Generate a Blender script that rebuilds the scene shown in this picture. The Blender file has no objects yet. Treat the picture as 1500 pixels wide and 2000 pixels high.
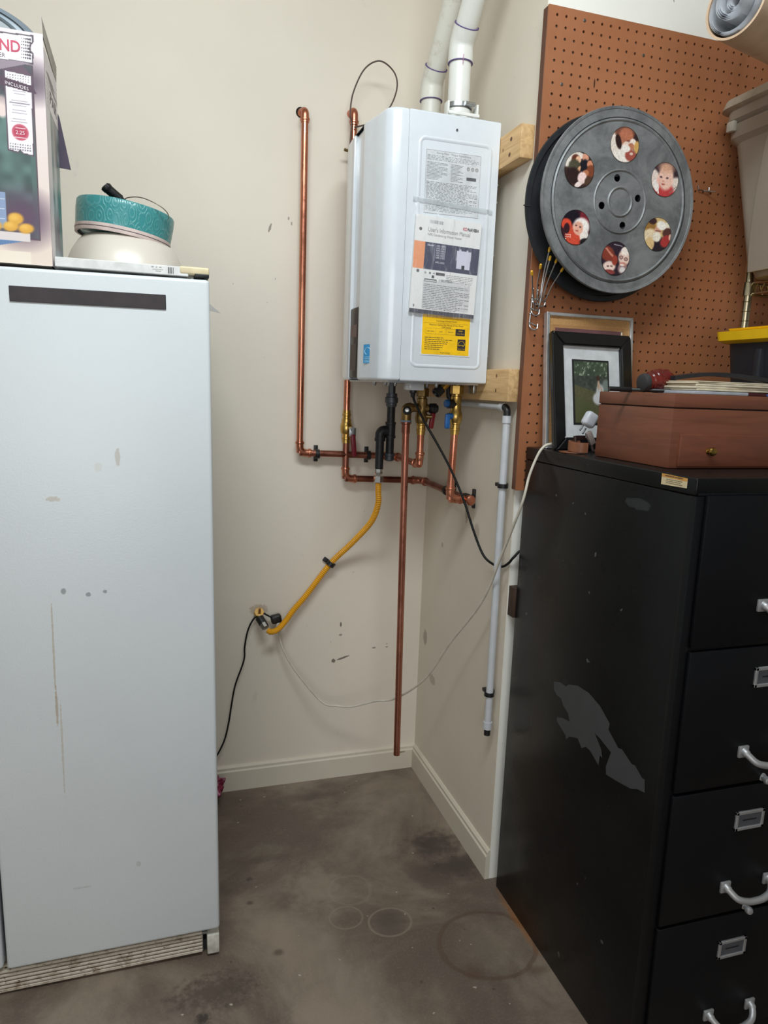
import bpy, bmesh, math, random
import numpy as np
from mathutils import Vector, Matrix
random.seed(7)
S = bpy.context.scene
C = S.collection
PI = math.pi

# ------------------------------------------------------------------ camera
cam_d = bpy.data.cameras.new('camera'); cam = bpy.data.objects.new('camera', cam_d); C.objects.link(cam)
yaw, pitch, roll, F = 0.3085, -0.1746, 0.0361, 1389.3
fwd = Vector((math.sin(yaw)*math.cos(pitch), math.cos(yaw)*math.cos(pitch), math.sin(pitch)))
r0 = fwd.cross(Vector((0, 0, 1))).normalized(); u0 = r0.cross(fwd)
rr = math.cos(roll)*r0 + math.sin(roll)*u0; uu = -math.sin(roll)*r0 + math.cos(roll)*u0
M = Matrix((rr, uu, -fwd)).transposed().to_4x4(); M.translation = Vector((-0.9317, -2.4226, 1.4651))
cam.matrix_world = M
cam_d.sensor_fit = 'VERTICAL'; cam_d.sensor_height = 24; cam_d.lens = 24*F/2000
cam_d.clip_start = 0.02
S.camera = cam

# ------------------------------------------------------------------ world, light, exposure
S.view_settings.view_transform = 'Standard'
S.view_settings.look = 'None'
S.view_settings.gamma = 1.0
S.view_settings.exposure = 0.0
S.view_settings.use_curve_mapping = False
W = bpy.data.worlds.new('world'); S.world = W; W.use_nodes = True
wb = W.node_tree.nodes['Background']; wb.inputs[0].default_value = (0.80, 0.90, 1.0, 1); wb.inputs[1].default_value = 0.15

def area(name, loc, target, sx, sy, power, col):
    l = bpy.data.lights.new(name, 'AREA'); l.shape = 'RECTANGLE'; l.size = sx; l.size_y = sy; l.energy = power; l.color = col
    o = bpy.data.objects.new(name, l); C.objects.link(o); o.location = loc
    o.rotation_euler = (Vector(target)-Vector(loc)).to_track_quat('-Z', 'Y').to_euler()
    return o
# daylight through the open garage door behind the camera
area('door_daylight', (-1.9, -5.4, 1.6), (-0.4, 0, 1.3), 3.0, 1.7, 52, (0.97, 0.965, 0.95))
# strip light under the ceiling, in front and to the right
area('ceiling_strip_light', (-0.8, -1.75, 2.93), (-0.75, -0.9, 1.2), 1.3, 0.35, 35, (0.88, 0.97, 1.0))

# ------------------------------------------------------------------ materials
def srgb(c):
    return tuple(((x/255)/12.92 if x/255 <= .04045 else ((x/255+.055)/1.055)**2.4) for x in c[:3])

class NT:
    def __init__(s, name):
        s.m = bpy.data.materials.new(name); s.m.use_nodes = True
        s.t = s.m.node_tree; s.b = s.t.nodes['Principled BSDF']
    def n(s, typ, **kw):
        x = s.t.nodes.new(typ)
        for k, v in kw.items(): setattr(x, k, v)
        return x
    def l(s, a, b): s.t.links.new(a, b)
    def coord(s): return s.n('ShaderNodeTexCoord').outputs['Object']
    def geo(s): return s.n('ShaderNodeNewGeometry').outputs['Position']
    def noise(s, vec, scale, detail=4, rough=.55, dist=0):
        x = s.n('ShaderNodeTexNoise'); x.inputs['Scale'].default_value = scale; x.inputs['Detail'].default_value = detail
        x.inputs['Roughness'].default_value = rough; x.inputs['Distortion'].default_value = dist
        s.l(vec, x.inputs['Vector']); return x.outputs['Fac']
    def ramp(s, f, lo, hi, a=0., b=1., smooth=True):
        x = s.n('ShaderNodeMapRange'); x.interpolation_type = 'SMOOTHSTEP' if smooth else 'LINEAR'
        s.l(f, x.inputs[0])
        for i, v in zip((1, 2, 3, 4), (lo, hi, a, b)): x.inputs[i].default_value = v
        return x.outputs[0]
    def math(s, op, a, b=None):
        x = s.n('ShaderNodeMath', operation=op)
        for i, v in enumerate((a, b)):
            if v is None: continue
            if isinstance(v, (int, float)): x.inputs[i].default_value = v
            else: s.l(v, x.inputs[i])
        return x.outputs[0]
    def mix(s, f, a, b):
        x = s.n('ShaderNodeMix', data_type='RGBA')
        for i, v in ((0, f), (6, a), (7, b)):
            if isinstance(v, (int, float)): x.inputs[i].default_value = v
            elif isinstance(v, tuple): x.inputs[i].default_value = (*v, 1)
            else: s.l(v, x.inputs[i])
        return x.outputs[2]
    def scale(s, vec, sc):
        x = s.n('ShaderNodeMapping'); x.inputs['Scale'].default_value = sc; s.l(vec, x.inputs[0]); return x.outputs[0]
    def bump(s, h, strength=.2, dist=.001):
        x = s.n('ShaderNodeBump'); x.inputs['Strength'].default_value = strength; x.inputs['Distance'].default_value = dist
        s.l(h, x.inputs['Height']); s.l(x.outputs[0], s.b.inputs['Normal'])
    def spot(s, pos, c, r, warp=0, wscale=20, ring=None, soft=.25, axis=None):
        """mask of an ellipse (or ring) of radii r round the point c, its edge broken up by noise"""
        mp = s.n('ShaderNodeMapping'); mp.vector_type = 'TEXTURE'
        mp.inputs['Location'].default_value = c; mp.inputs['Scale'].default_value = r
        if axis: mp.inputs['Rotation'].default_value = axis
        s.l(pos, mp.inputs[0])
        ln = s.n('ShaderNodeVectorMath', operation='LENGTH'); s.l(mp.outputs[0], ln.inputs[0]); d = ln.outputs['Value']
        if warp:
            d = s.math('ADD', d, s.math('MULTIPLY', s.math('SUBTRACT', s.noise(pos, wscale, 5, .6), .5), warp))
        if ring is None: return s.ramp(d, 1-soft, 1+soft*.3, 1, 0)
        return s.ramp(s.math('ABSOLUTE', s.math('SUBTRACT', d, 1)), ring*.4, ring, 1, 0)

MATS = {}
def mat(name, col, rough=.5, metal=0., var=.06, vscale=30., bump=0., bscale=200., coat=0., spec=.5, alpha=None, trans=0.):
    if name in MATS: return MATS[name]
    t = NT(name); c = srgb(col); p = t.coord()
    f = t.noise(p, vscale, 3)
    dk = tuple(x*(1-var*2) for x in c); lt = tuple(min(1, x*(1+var)) for x in c)
    t.l(t.mix(t.ramp(f, .3, .7), dk, lt), t.b.inputs['Base Color'])
    t.b.inputs['Roughness'].default_value = rough; t.b.inputs['Metallic'].default_value = metal
    t.b.inputs['Specular IOR Level'].default_value = spec
    if coat: t.b.inputs['Coat Weight'].default_value = coat; t.b.inputs['Coat Roughness'].default_value = .08
    if alpha is not None: t.b.inputs['Alpha'].default_value = alpha
    if trans: t.b.inputs['Transmission Weight'].default_value = trans
    if bump: t.bump(t.noise(p, bscale, 3), bump, .0008)
    MATS[name] = t.m; return t.m

def painted_mat(name, rough=.5, spec=.5):
    if name in MATS: return MATS[name]
    t = NT(name); a = t.n('ShaderNodeAttribute'); a.attribute_name = 'Paint'
    t.l(a.outputs['Color'], t.b.inputs['Base Color']); t.b.inputs['Roughness'].default_value = rough
    t.b.inputs['Specular IOR Level'].default_value = spec
    MATS[name] = t.m; return t.m

WALLC = (228, 218, 203)
def wall_mat(name, col, marks=(), seed=0.):
    t = NT(name); p = t.geo(); c = srgb(col)
    base = t.mix(t.ramp(t.noise(p, 1.6+seed, 4), .3, .75), tuple(x*.93 for x in c), c)
    smudge = t.math('MULTIPLY', t.ramp(t.noise(t.scale(p, (1, 1, .55)), 9+seed, 6, .7), .62, .78), .22)
    base = t.mix(smudge, base, srgb((120, 108, 92)))
    nick = t.math('MULTIPLY', t.ramp(t.noise(t.scale(p, (1.6, 1.6, .7)), 55+seed, 2, .5), .735, .77), .55)
    nick = t.math('MULTIPLY', nick, t.ramp(t.noise(p, 2.3+seed, 2), .5, .6))
    base = t.mix(nick, base, srgb((95, 82, 70)))
    for (c3, r3, rot, colr, al) in marks:
        base = t.mix(t.math('MULTIPLY', t.spot(p, c3, r3, 1.3, 140, axis=rot), al), base, srgb(colr))
    t.l(base, t.b.inputs['Base Color']); t.b.inputs['Roughness'].default_value = .62
    t.bump(t.noise(p, 90, 5, .6), .12, .002)
    MATS[name] = t.m; return t.m

# ------------------------------------------------------------------ mesh helpers
ORG = {}
def sharp(me, ang=35):
    for p in me.polygons: p.use_smooth = True
    me.set_sharp_from_angle(angle=math.radians(ang))

def obj(name, bm, m, parent=None, ang=35, label=None, kind=None, recalc=True):
    """link a bmesh built in world coordinates as ONE mesh object"""
    if recalc: bmesh.ops.recalc_face_normals(bm, faces=bm.faces[:])
    if parent is not None: org = ORG[parent.name]
    else:
        vs = [v.co for v in bm.verts]
        org = Vector(((min(v.x for v in vs)+max(v.x for v in vs))/2, (min(v.y for v in vs)+max(v.y for v in vs))/2, min(v.z for v in vs)))
    bmesh.ops.translate(bm, verts=bm.verts, vec=-org)
    me = bpy.data.meshes.new(name); bm.to_mesh(me); bm.free()
    for x in (m if isinstance(m, (list, tuple)) else [m]): me.materials.append(x)
    sharp(me, ang)
    o = bpy.data.objects.new(name, me); C.objects.link(o)
    if parent is not None: o.parent = parent
    else: o.location = org
    ORG[o.name] = org
    if label: o['label'] = label
    if kind: o['kind'] = kind
    return o

def thing(name, loc, label, cat, group=None):
    o = bpy.data.objects.new(name, None); C.objects.link(o); o.location = loc; o.empty_display_size = .05
    ORG[o.name] = Vector(loc); o['label'] = label; o['category'] = cat
    if group: o['group'] = group
    return o
def tag(o, label, cat, group=None):
    o['label'] = label; o['category'] = cat
    if group: o['group'] = group
    return o

def B(): return bmesh.new()
def box(bm, lo, hi, bev=0, seg=2, X=None, taper=None):
    g = bmesh.ops.create_cube(bm, size=1.0); vs = g['verts']
    lo, hi = Vector(lo), Vector(hi)
    for v in vs:
        v.co = Vector([(lo[i]+hi[i])/2 + v.co[i]*(hi[i]-lo[i]) for i in range(3)])
    if bev:
        es = list({e for v in vs for e in v.link_edges})
        r = bmesh.ops.bevel(bm, geom=es, offset=bev, segments=seg, affect='EDGES', profile=.5)
        vs = list({v for f in r['faces'] for v in f.verts} | {v for v in vs if v.is_valid})
    if X is not None: bmesh.ops.transform(bm, matrix=X, verts=vs)
    return vs
def bx(*a, **k):
    bm = B(); box(bm, *a, **k); return bm

def frame_at(d):
    d = d.normalized(); a = Vector((0, 0, 1)) if abs(d.z) < .9 else Vector((1, 0, 0))
    x = d.cross(a).normalized(); return x, d.cross(x).normalized()
def tube(bm, pts, r, n=16, caps=True):
    pts = [Vector(p) for p in pts]; N = len(pts)
    rs = r if isinstance(r, (list, tuple)) else [r]*N
    T = []
    for i in range(N):
        a = pts[max(i-1, 0)]; b = pts[min(i+1, N-1)]; T.append((b-a).normalized())
    x, y = frame_at(T[0]); rings = []
    for i in range(N):
        if i:
            x = (x - T[i]*x.dot(T[i])).normalized(); y = T[i].cross(x)
        rings.append([bm.verts.new(pts[i] + rs[i]*(math.cos(2*PI*k/n)*x + math.sin(2*PI*k/n)*y)) for k in range(n)])
    for a, b in zip(rings, rings[1:]):
        for k in range(n): bm.faces.new((a[k], a[(k+1) % n], b[(k+1) % n], b[k]))
    if caps: bm.faces.new(rings[0][::-1]); bm.faces.new(rings[-1])
    return bm
def tb(*a, **k): return tube(B(), *a, **k)
def lathe(bm, c, axis, prof, n=32, closed=False):
    """prof: (distance along axis, radius)"""
    c = Vector(c); d = Vector(axis).normalized(); x, y = frame_at(d); rings = []
    for (h, r) in prof:
        if r < 1e-6: rings.append([bm.verts.new(c+d*h)])
        else: rings.append([bm.verts.new(c+d*h + r*(math.cos(2*PI*k/n)*x+math.sin(2*PI*k/n)*y)) for k in range(n)])
    pr = list(zip(rings, rings[1:])) + ([(rings[-1], rings[0])] if closed else [])
    for a, b in pr:
        for k in range(n):
            k2 = (k+1) % n
            if len(a) == 1 and len(b) == 1: continue
            if len(a) == 1: bm.faces.new((a[0], b[k2], b[k]))
            elif len(b) == 1: bm.faces.new((a[k], a[k2], b[0]))
            else: bm.faces.new((a[k], a[k2], b[k2], b[k]))
    return bm
def lt(*a, **k): return lathe(B(), *a, **k)
def prism(bm, poly, vec):
    a = [bm.verts.new(Vector(p)) for p in poly]; b = [bm.verts.new(Vector(p)+Vector(vec)) for p in poly]
    n = len(a); bm.faces.new(a[::-1]); bm.faces.new(b)
    for i in range(n): bm.faces.new((a[i], a[(i+1) % n], b[(i+1) % n], b[i]))
    return bm
def smooth(pts, per=8):
    """Catmull-Rom through the points"""
    P = [Vector(p) for p in pts]; P = [2*P[0]-P[1]] + P + [2*P[-1]-P[-2]]; out = []
    for i in range(1, len(P)-2):
        for k in range(per):
            t = k/per; a, b, c, d = P[i-1:i+3]
            out.append(.5*((2*b)+(-a+c)*t+(2*a-5*b+4*c-d)*t*t+(-a+3*b-3*c+d)*t**3))
    out.append(P[-2]); return out
def arc(a, corner, b, rad, n=8):
    """points of a fillet of radius rad at corner between a and b"""
    a, q, b = Vector(a), Vector(corner), Vector(b)
    u = (a-q).normalized(); w = (b-q).normalized(); th = u.angle(w); t = rad/math.tan(th/2)
    c = q+(u+w).normalized()*(rad/math.sin(th/2)); s, e = q+u*t-c, q+w*t-c
    ang = s.angle(e); ax = s.cross(e).normalized()
    return [c + Matrix.Rotation(ang*k/n, 3, ax) @ s for k in range(n+1)]

class Plane:
    """flat print area: origin, unit right, unit up, unit outward normal"""
    def __init__(s, o, r, u):
        s.o = Vector(o); s.r = Vector(r).normalized(); s.u = Vector(u).normalized(); s.n = s.r.cross(s.u).normalized()
    def p(s, x, y, h=0): return s.o + s.r*x + s.u*y + s.n*h
def quads(pl, rects, h=.0004):
    bm = B()
    for (x0, y0, x1, y1) in rects:
        bm.faces.new([bm.verts.new(pl.p(x, y, h)) for x, y in ((x0, y0), (x1, y0), (x1, y1), (x0, y1))])
    return bm
def poly(pl, pts, h=.0004, th=0):
    bm = B()
    if th: return prism(bm, [pl.p(x, y, h) for x, y in pts], pl.n*th)
    bm.faces.new([bm.verts.new(pl.p(x, y, h)) for x, y in pts]); return bm
def textlines(x0, x1, ytop, n, pitch, th, words=7, ragged=.3):
    R = []
    for i in range(n):
        y = ytop-i*pitch; xe = x1 - (x1-x0)*ragged*random.random()*(random.random() < .5)
        x = x0
        while x < xe-.001:
            w = (x1-x0)/words*random.uniform(.4, 1.3); R.append((x, y-th, min(x+w, xe), y)); x += w+(x1-x0)*.018
    return R
TEXTS = []
def text(name, body, pl, x, y, size, m, parent, h=.0006, align='LEFT', xs=1., shear=0., spacing=1., bold=0.):
    cu = bpy.data.curves.new(name, 'FONT'); cu.body = body; cu.size = size; cu.align_x = align; cu.shear = shear
    cu.space_character = spacing; cu.resolution_u = 3; cu.offset = bold
    o = bpy.data.objects.new(name, cu); C.objects.link(o)
    TEXTS.append((o, name, pl, x, y, m, parent, h, xs))
def flush_texts():
    bpy.context.view_layer.update(); dg = bpy.context.evaluated_depsgraph_get()
    res = [(bpy.data.meshes.new_from_object(o.evaluated_get(dg)), t) for t in TEXTS for o in (t[0],)]
    for me, (o, name, pl, x, y, m, parent, h, xs) in res:
        org = ORG[parent.name]
        for v in me.vertices: v.co = pl.p(x+v.co.x*xs, y+v.co.y, h) - org
        me.materials.clear(); me.materials.append(m); me.name = name
        nm = name; cu = o.data
        bpy.data.objects.remove(o); bpy.data.curves.remove(cu)
        q = bpy.data.objects.new(nm, me); C.objects.link(q); q.parent = parent
def lin(a):
    a = np.clip(a, 0, 1); return np.where(a <= .04045, a/12.92, ((a+.055)/1.055)**2.4)
def paint(name, pl, w, h, nx, ny, func, parent, m, lift=.0003, mask=None, relief=None):
    """flat print: a grid whose vertex colours are the picture; func gets X, Y (metres) and returns sRGB 0..1"""
    xs = np.linspace(0, w, nx); ys = np.linspace(0, h, ny); X, Y = np.meshgrid(xs, ys)
    col = np.clip(func(X, Y), 0, 1); Z = relief(X, Y) if relief is not None else np.zeros_like(X)
    o_ = np.array(pl.o); R_, U_, N_ = np.array(pl.r), np.array(pl.u), np.array(pl.n)
    org = np.array(ORG[parent.name]) if parent is not None else o_
    P = o_-org + X[..., None]*R_ + Y[..., None]*U_ + (lift+Z)[..., None]*N_
    idx = np.arange(nx*ny).reshape(ny, nx)
    q = np.stack([idx[:-1, :-1], idx[:-1, 1:], idx[1:, 1:], idx[1:, :-1]], -1).reshape(-1, 4)
    if mask is not None:
        k = mask(X, Y); kk = (k[:-1, :-1] & k[:-1, 1:] & k[1:, 1:] & k[1:, :-1]).ravel(); q = q[kk]
    me = bpy.data.meshes.new(name); me.from_pydata(P.reshape(-1, 3).tolist(), [], q.tolist()); me.update()
    ca = me.color_attributes.new('Paint', 'FLOAT_COLOR', 'POINT')
    rgba = np.ones((nx*ny, 4), np.float32); rgba[:, :3] = lin(col.reshape(-1, 3)); ca.data.foreach_set('color', rgba.ravel())
    for p in me.polygons: p.use_smooth = True
    me.materials.append(m)
    o = bpy.data.objects.new(name, me); C.objects.link(o)
    if parent is not None: o.parent = parent
    else: o.location = pl.o
    ORG[o.name] = Vector(org); return o
def canvas(X, c): return np.ones(X.shape+(3,))*np.array(c)/255.
def ell(img, X, Y, cx, cy, rx, ry, c, ang=0, soft=.15, a=1.):
    ca, sa = math.cos(math.radians(ang)), math.sin(math.radians(ang)); dx, dy = X-cx, Y-cy
    d = np.sqrt(((dx*ca+dy*sa)/rx)**2 + ((-dx*sa+dy*ca)/ry)**2)
    m = (np.clip((1+soft-d)/(2*soft), 0, 1)*a)[..., None]; img[:] = img*(1-m)+np.array(c)/255.*m
def rct(img, X, Y, x0, y0, x1, y1, c, a=1.):
    m = (((X >= x0) & (X <= x1) & (Y >= y0) & (Y <= y1))*a)[..., None]; img[:] = img*(1-m)+np.array(c)/255.*m
def pg(img, X, Y, pts, c, a=1.):
    ins = np.zeros(X.shape, bool); n = len(pts)
    for i in range(n):
        x1, y1 = pts[i]; x2, y2 = pts[(i+1) % n]
        cnd = ((y1 > Y) != (y2 > Y)) & (X < (x2-x1)*(Y-y1)/((y2-y1) if y2 != y1 else 1e-9)+x1); ins ^= cnd
    m = (ins*a)[..., None]; img[:] = img*(1-m)+np.array(c)/255.*m
def vnoise(X, Y, sc, seed=0):
    rng = np.random.RandomState(seed); G = rng.rand(64, 64); x = (X*sc) % 63; y = (Y*sc) % 63
    i, j = np.floor(x).astype(int), np.floor(y).astype(int); fx, fy = x-i, y-j; fx = fx*fx*(3-2*fx); fy = fy*fy*(3-2*fy)
    return (G[j, i]*(1-fx)+G[j, (i+1) % 64]*fx)*(1-fy)+(G[(j+1) % 64, i]*(1-fx)+G[(j+1) % 64, (i+1) % 64]*fx)*fy

# ------------------------------------------------------------------ the room
D3 = -.68       # plane of the return wall that carries the pegboard
H = 3.0
E_ = (0, 0, 0)
marks1 = [((-.58, 0, 1.955), (.004, .05, .016), (0, .3, 0), (95, 80, 66), .7), ((-.52, 0, 1.99), (.003, .05, .006), E_, (95, 80, 66), .6),
          ((-.51, 0, 1.975), (.003, .05, .006), E_, (95, 80, 66), .6), ((-.47, 0, 1.955), (.003, .05, .004), E_, (95, 80, 66), .5),
          ((-.30, 0, .47), (.026, .05, .004), (0, -.3, 0), (70, 55, 45), .8), ((-.335, 0, .462), (.008, .05, .008), E_, (60, 45, 36), .8),
          ((-.31, 0, .60), (.004, .05, .010), E_, (70, 55, 45), .8), ((-.31, 0, .56), (.006, .05, .005), E_, (90, 75, 62), .6),
          ((-.61, 0, .675), (.035, .05, .022), E_, (130, 104, 70), .4), 
          ((-.18, 0, .50), (.008, .05, .004), E_, (90, 75, 62), .6), ((-.13, 0, .50), (.006, .05, .003), E_, (90, 75, 62), .6),
          ((-.13, 0, .512), (.003, .05, .003), E_, (90, 75, 62), .5)]
marks2 = [((0, -.37, 1.09), (.05, .014, .05), E_, (120, 104, 88), .55), ((0, -.45, 1.03), (.05, .02, .03), E_, (135, 118, 100), .4),
          ((0, -.06, .55), (.05, .02, .03), E_, (110, 96, 80), .5), ((0, -.15, .42), (.05, .03, .02), E_, (120, 104, 88), .4),
                    ((0, -.18, .93), (.05, .01, .01), E_, (110, 96, 80), .4), ((0, -.56, 2.5), (.05, .012, .03), E_, (120, 104, 88), .5)]
m_w1 = wall_mat('cream_wall_paint', WALLC, marks1)
m_w2 = wall_mat('return_wall_paint', (222, 212, 196), marks2, .7)
m_w3 = wall_mat('side_wall_lit_paint', (240, 238, 230), (), 1.3)  # whiter than the other walls: strong light on the pegboard wall put into colour
obj('wall_back', bx((-3.2, 0, 0), (.12, .12, H)), m_w1, kind='structure')
obj('wall_right_return', bx((0, D3+.0015, 0), (.12, 0, H)), m_w2, kind='structure')
obj('wall_right_front', bx((.0006, D3, 0), (3.0, D3+.12, H)), m_w3, kind='structure')
obj('wall_left', bx((-3.32, -5.5, 0), (-3.2, .12, H)), m_w3, kind='structure')
obj('wall_right', bx((3.0, -5.5, 0), (3.12, D3+.12, H)), m_w3, kind='structure')
t = NT('ceiling_paint'); t.l(t.mix(t.noise(t.geo(), 3), srgb((225, 222, 214)), srgb((238, 236, 230))), t.b.inputs['Base Color']); t.b.inputs['Roughness'].default_value = .8
obj('ceiling', bx((-3.32, -5.5, H), (3.12, .12, H+.1)), t.m, kind='structure')

# stained concrete slab
t = NT('stained_concrete'); p = t.geo()
c = t.mix(t.ramp(t.noise(p, 2.2, 6, .62, .5), .38, .64), srgb((98, 85, 75)), srgb((142, 127, 112)))
c = t.mix(t.math('MULTIPLY', t.ramp(t.noise(p, 7, 6, .7, .6), .5, .75), .4), c, srgb((84, 76, 70)))
c = t.mix(t.math('MULTIPLY', t.ramp(t.noise(t.scale(p, (1, 1.4, 1)), 4.1, 5, .65, .5), .55, .75), .35), c, srgb((150, 141, 126)))
c = t.mix(t.math('MULTIPLY', t.ramp(t.noise(p, 160, 3, .6), .5, .7), .12), c, srgb((170, 160, 145)))
def fs(x, y, rx, ry, col, al, warp=.8, ws=14, ring=None, soft=.75):
    global c
    c = t.mix(t.math('MULTIPLY', t.spot(p, (x, y, 0), (rx, ry, 1), warp, ws, ring, soft), al), c, srgb(col))
fs(-.10, -.48, .10, .08, (50, 42, 42), .8, 1.7, 30); fs(-.06, -.60, .11, .07, (50, 42, 42), .7, 1.8, 26); fs(-.17, -.61, .08, .07, (70, 60, 56), .45, 1.2, 18)
fs(-.345, -.772, .058, .05, (66, 60, 56), .6, .15); fs(-.345, -.772, .060, .052, (146, 136, 118), .45, .08, 20, .08)
fs(-.459, -.725, .046, .042, (144, 134, 116), .4, .08, 20, .09); fs(-.42, -.62, .060, .062, (138, 128, 110), .35, .35, 16, .10)
fs(-.52, -.58, .09, .11, (144, 134, 116), .6, 2.2, 26); fs(-.56, -.77, .08, .06, (140, 130, 112), .35, 1.4, 20); fs(-.53, -.90, .035, .12, (142, 132, 116), .4, 1.1, 20)
fs(-.115, -.915, .13, .115, (86, 62, 48), .5, .22, 9, .075); fs(-.19, -.99, .03, .03, (84, 60, 46), .5, .7, 30); fs(-.03, -1.03, .04, .02, (84, 60, 46), .45, .7, 30)
fs(-.115, -.915, .10, .09, (132, 122, 106), .35, .6, 16)
fs(.002, -.86, .014, .14, (150, 96, 50), .6, 1.2, 34); fs(-.79, -.93, .035, .02, (60, 52, 46), .5, .9, 40); fs(-.90, -.98, .025, .015, (42, 32, 28), .8, 2.2, 60)
fs(-.83, -.88, .11, .06, (52, 40, 34), .6, 2.4, 60); fs(-.86, -.95, .02, .02, (34, 25, 22), .8, 1.8, 80); fs(-.64, -.42, .1, .02, (66, 57, 50), .4, 1.2, 30)
fs(-.12, -.2, .07, .16, (140, 130, 114), .3, 1, 12); fs(-.45, -.12, .16, .03, (72, 64, 60), .45, 1, 20); fs(-.70, -.5, .012, .01, (50, 40, 36), .6, .5, 60); fs(-.71, -.6, .012, .01, (50, 40, 36), .6, .5, 60)
fs(-.66, -.80, .018, .014, (58, 46, 38), .6, .6, 50)
c = t.mix(t.math('MULTIPLY', t.ramp(t.noise(p, 46, 2, .4), .75, .77), .65), c, srgb((196, 188, 172)))
c = t.mix(t.math('MULTIPLY', t.ramp(t.noise(t.scale(p, (1.3, 1, 1)), 31, 2, .4), .74, .77), .6), c, srgb((48, 38, 34)))
t.l(c, t.b.inputs['Base Color']); t.l(t.ramp(t.noise(p, 5, 5), .3, .7, .34, .58), t.b.inputs['Roughness']); t.bump(t.noise(p, 60, 6, .65), .25, .003)
obj('floor', bx((-3.32, -9.0, -.1), (3.12, .12, 0)), t.m, kind='structure')

m_base = wall_mat('baseboard_paint', (214, 205, 188), [((-.06, 0, .07), (.02, .05, .004), E_, (110, 90, 60), .7)], 2.1)
def baseboard(name, poly, vec): obj(name, prism(B(), poly, vec), m_base, kind='structure', ang=20)
baseboard('baseboard_back', [(-3.2, 0, 0), (-3.2, -.014, 0), (-3.2, -.014, .074), (-3.2, -.010, .079), (-3.2, -.010, .088), (-3.2, -.004, .095), (-3.2, 0, .095)], (3.2, 0, 0))
baseboard('baseboard_right_return', [(0, -.014, 0), (-.014, -.014, 0), (-.014, -.014, .074), (-.010, -.014, .079), (-.010, -.014, .088), (-.004, -.014, .095), (0, -.014, .095)], (0, D3+.014, 0))
baseboard('baseboard_right_front', [(.47, D3, 0), (.47, D3-.014, 0), (.47, D3-.014, .08), (.47, D3-.004, .095), (.47, D3, .095)], (2.53, 0, 0))

# ------------------------------------------------------------------ refrigerator (leans a hair to the left)
FM = Matrix.Translation((-.804, 0, 0)) @ Matrix.Rotation(-.0095, 4, 'Y') @ Matrix.Translation((.804, 0, 0))
def fr(bm): bmesh.ops.transform(bm, matrix=FM, verts=bm.verts[:]); return bm
t = NT('refrigerator_enamel'); p = t.geo(); c = srgb((216, 221, 224))
c = t.mix(t.ramp(t.noise(p, 3, 4), .3, .8), c, tuple(x*.95 for x in c))
for (cc, rr3, col, al, w) in [((-1.02, -.77, 1.293), (.006, .1, .020), (160, 136, 100), .4, 1.2), ((-1.155, -.77, 1.20), (.016, .1, .006), (172, 150, 118), .45, 2.4),
        ((-1.166, -.77, .86), (.0022, .1, .13), (178, 160, 132), .55, 1.5), ((-1.165, -.77, .73), (.0030, .1, .05), (170, 144, 110), .6, 1.4), ((-1.157, -.77, .62), (.0022, .1, .12), (186, 172, 148), .5, 1.6),
        ((-1.14, -.77, .995), (.006, .1, .007), (96, 98, 100), .6, .8), ((-1.09, -.77, .985), (.006, .1, .005), (96, 98, 100), .6, .8), ((-1.055, -.77, .99), (.005, .1, .004), (96, 98, 100), .6, .8), ((-1.06, -.77, 1.27), (.008, .1, .012), (195, 180, 150), .2, 1.2),
        ((-1.0, -.77, .30), (.006, .1, .008), (160, 160, 158), .3, 1), ((-1.13, -.77, .26), (.02, .1, .003), (176, 174, 168), .3, 2.5)]:
    c = t.mix(t.math('MULTIPLY', t.spot(p, cc, rr3, w, 120), al), c, srgb(col))
t.l(c, t.b.inputs['Base Color']); t.b.inputs['Roughness'].default_value = .34
t.bump(t.noise(p, 230, 3, .5), .35, .0008); m_fr = t.m
m_gap = mat('dark_gasket', (40, 40, 44), .7)
fg = thing('refrigerator', (-1.26, -.4, 0), 'tall white side-by-side refrigerator with rusty scratches and a dirty floor grille', 'refrigerator')
obj('body', fr(bx((-1.715, -.70, .03), (-.812, -.05, 1.672), bev=.006)), m_fr, fg)
obj('gasket', fr(bx((-1.705, -.712, .085), (-.818, -.699, 1.665))), m_gap, fg)
obj('freezer_door', fr(bx((-1.715, -.77, .083), (-1.3055, -.711, 1.679), bev=.008, seg=3)), m_fr, fg)
obj('door', fr(bx((-1.2985, -.77, .078), (-.806, -.711, 1.680), bev=.008, seg=3)), m_fr, fg)
for x in (-1.345, -1.262+.0): pass
m_hd = mat('refrigerator_handle', (205, 208, 206), .4)
obj('handle', fr(tb([(-1.355, -.77, .75), (-1.355, -.808, .76), (-1.355, -.812, 1.0), (-1.355, -.808, 1.36), (-1.355, -.77, 1.37)], .011)), m_hd, fg)
t = NT('dirty_grille_plastic'); p = t.geo()
c = t.mix(t.ramp(t.noise(p, 30, 5, .7, .5), .46, .72), srgb((200, 190, 174)), srgb((134, 112, 88)))
c = t.mix(t.ramp(t.noise(t.scale(p, (1, 1, 1.5)), 95, 4, .7, .6), .60, .68), c, srgb((70, 52, 40)))
t.l(c, t.b.inputs['Base Color']); t.b.inputs['Roughness'].default_value = .6; m_gr = t.m
gb = obj('grille', fr(bx((-1.71, -.745, .004), (-.848, -.715, .072))), m_gr, fg)
for k in range(6):
    z = .0110+k*.0103
    bm = B(); box(bm, (-1.71, -.759, z), (-.850, -.744, z+(.0080 if k == 0 else .0064)), bev=.0012, seg=1); obj('slat', fr(bm), m_gr, gb)
m_brk = mat('white_hinge_plastic', (206, 203, 192), .5, var=.1, vscale=60)
obj('hinge_cover', fr(bx((-.838, -.768, .008), (-.808, -.70, .062), bev=.002)), m_brk, fg)
obj('hinge_plate', fr(bx((-.885, -.757, .060), (-.838, -.70, .0665), bev=.001)), mat('zinc', (178, 180, 182), .35, 1.), fg)
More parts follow.
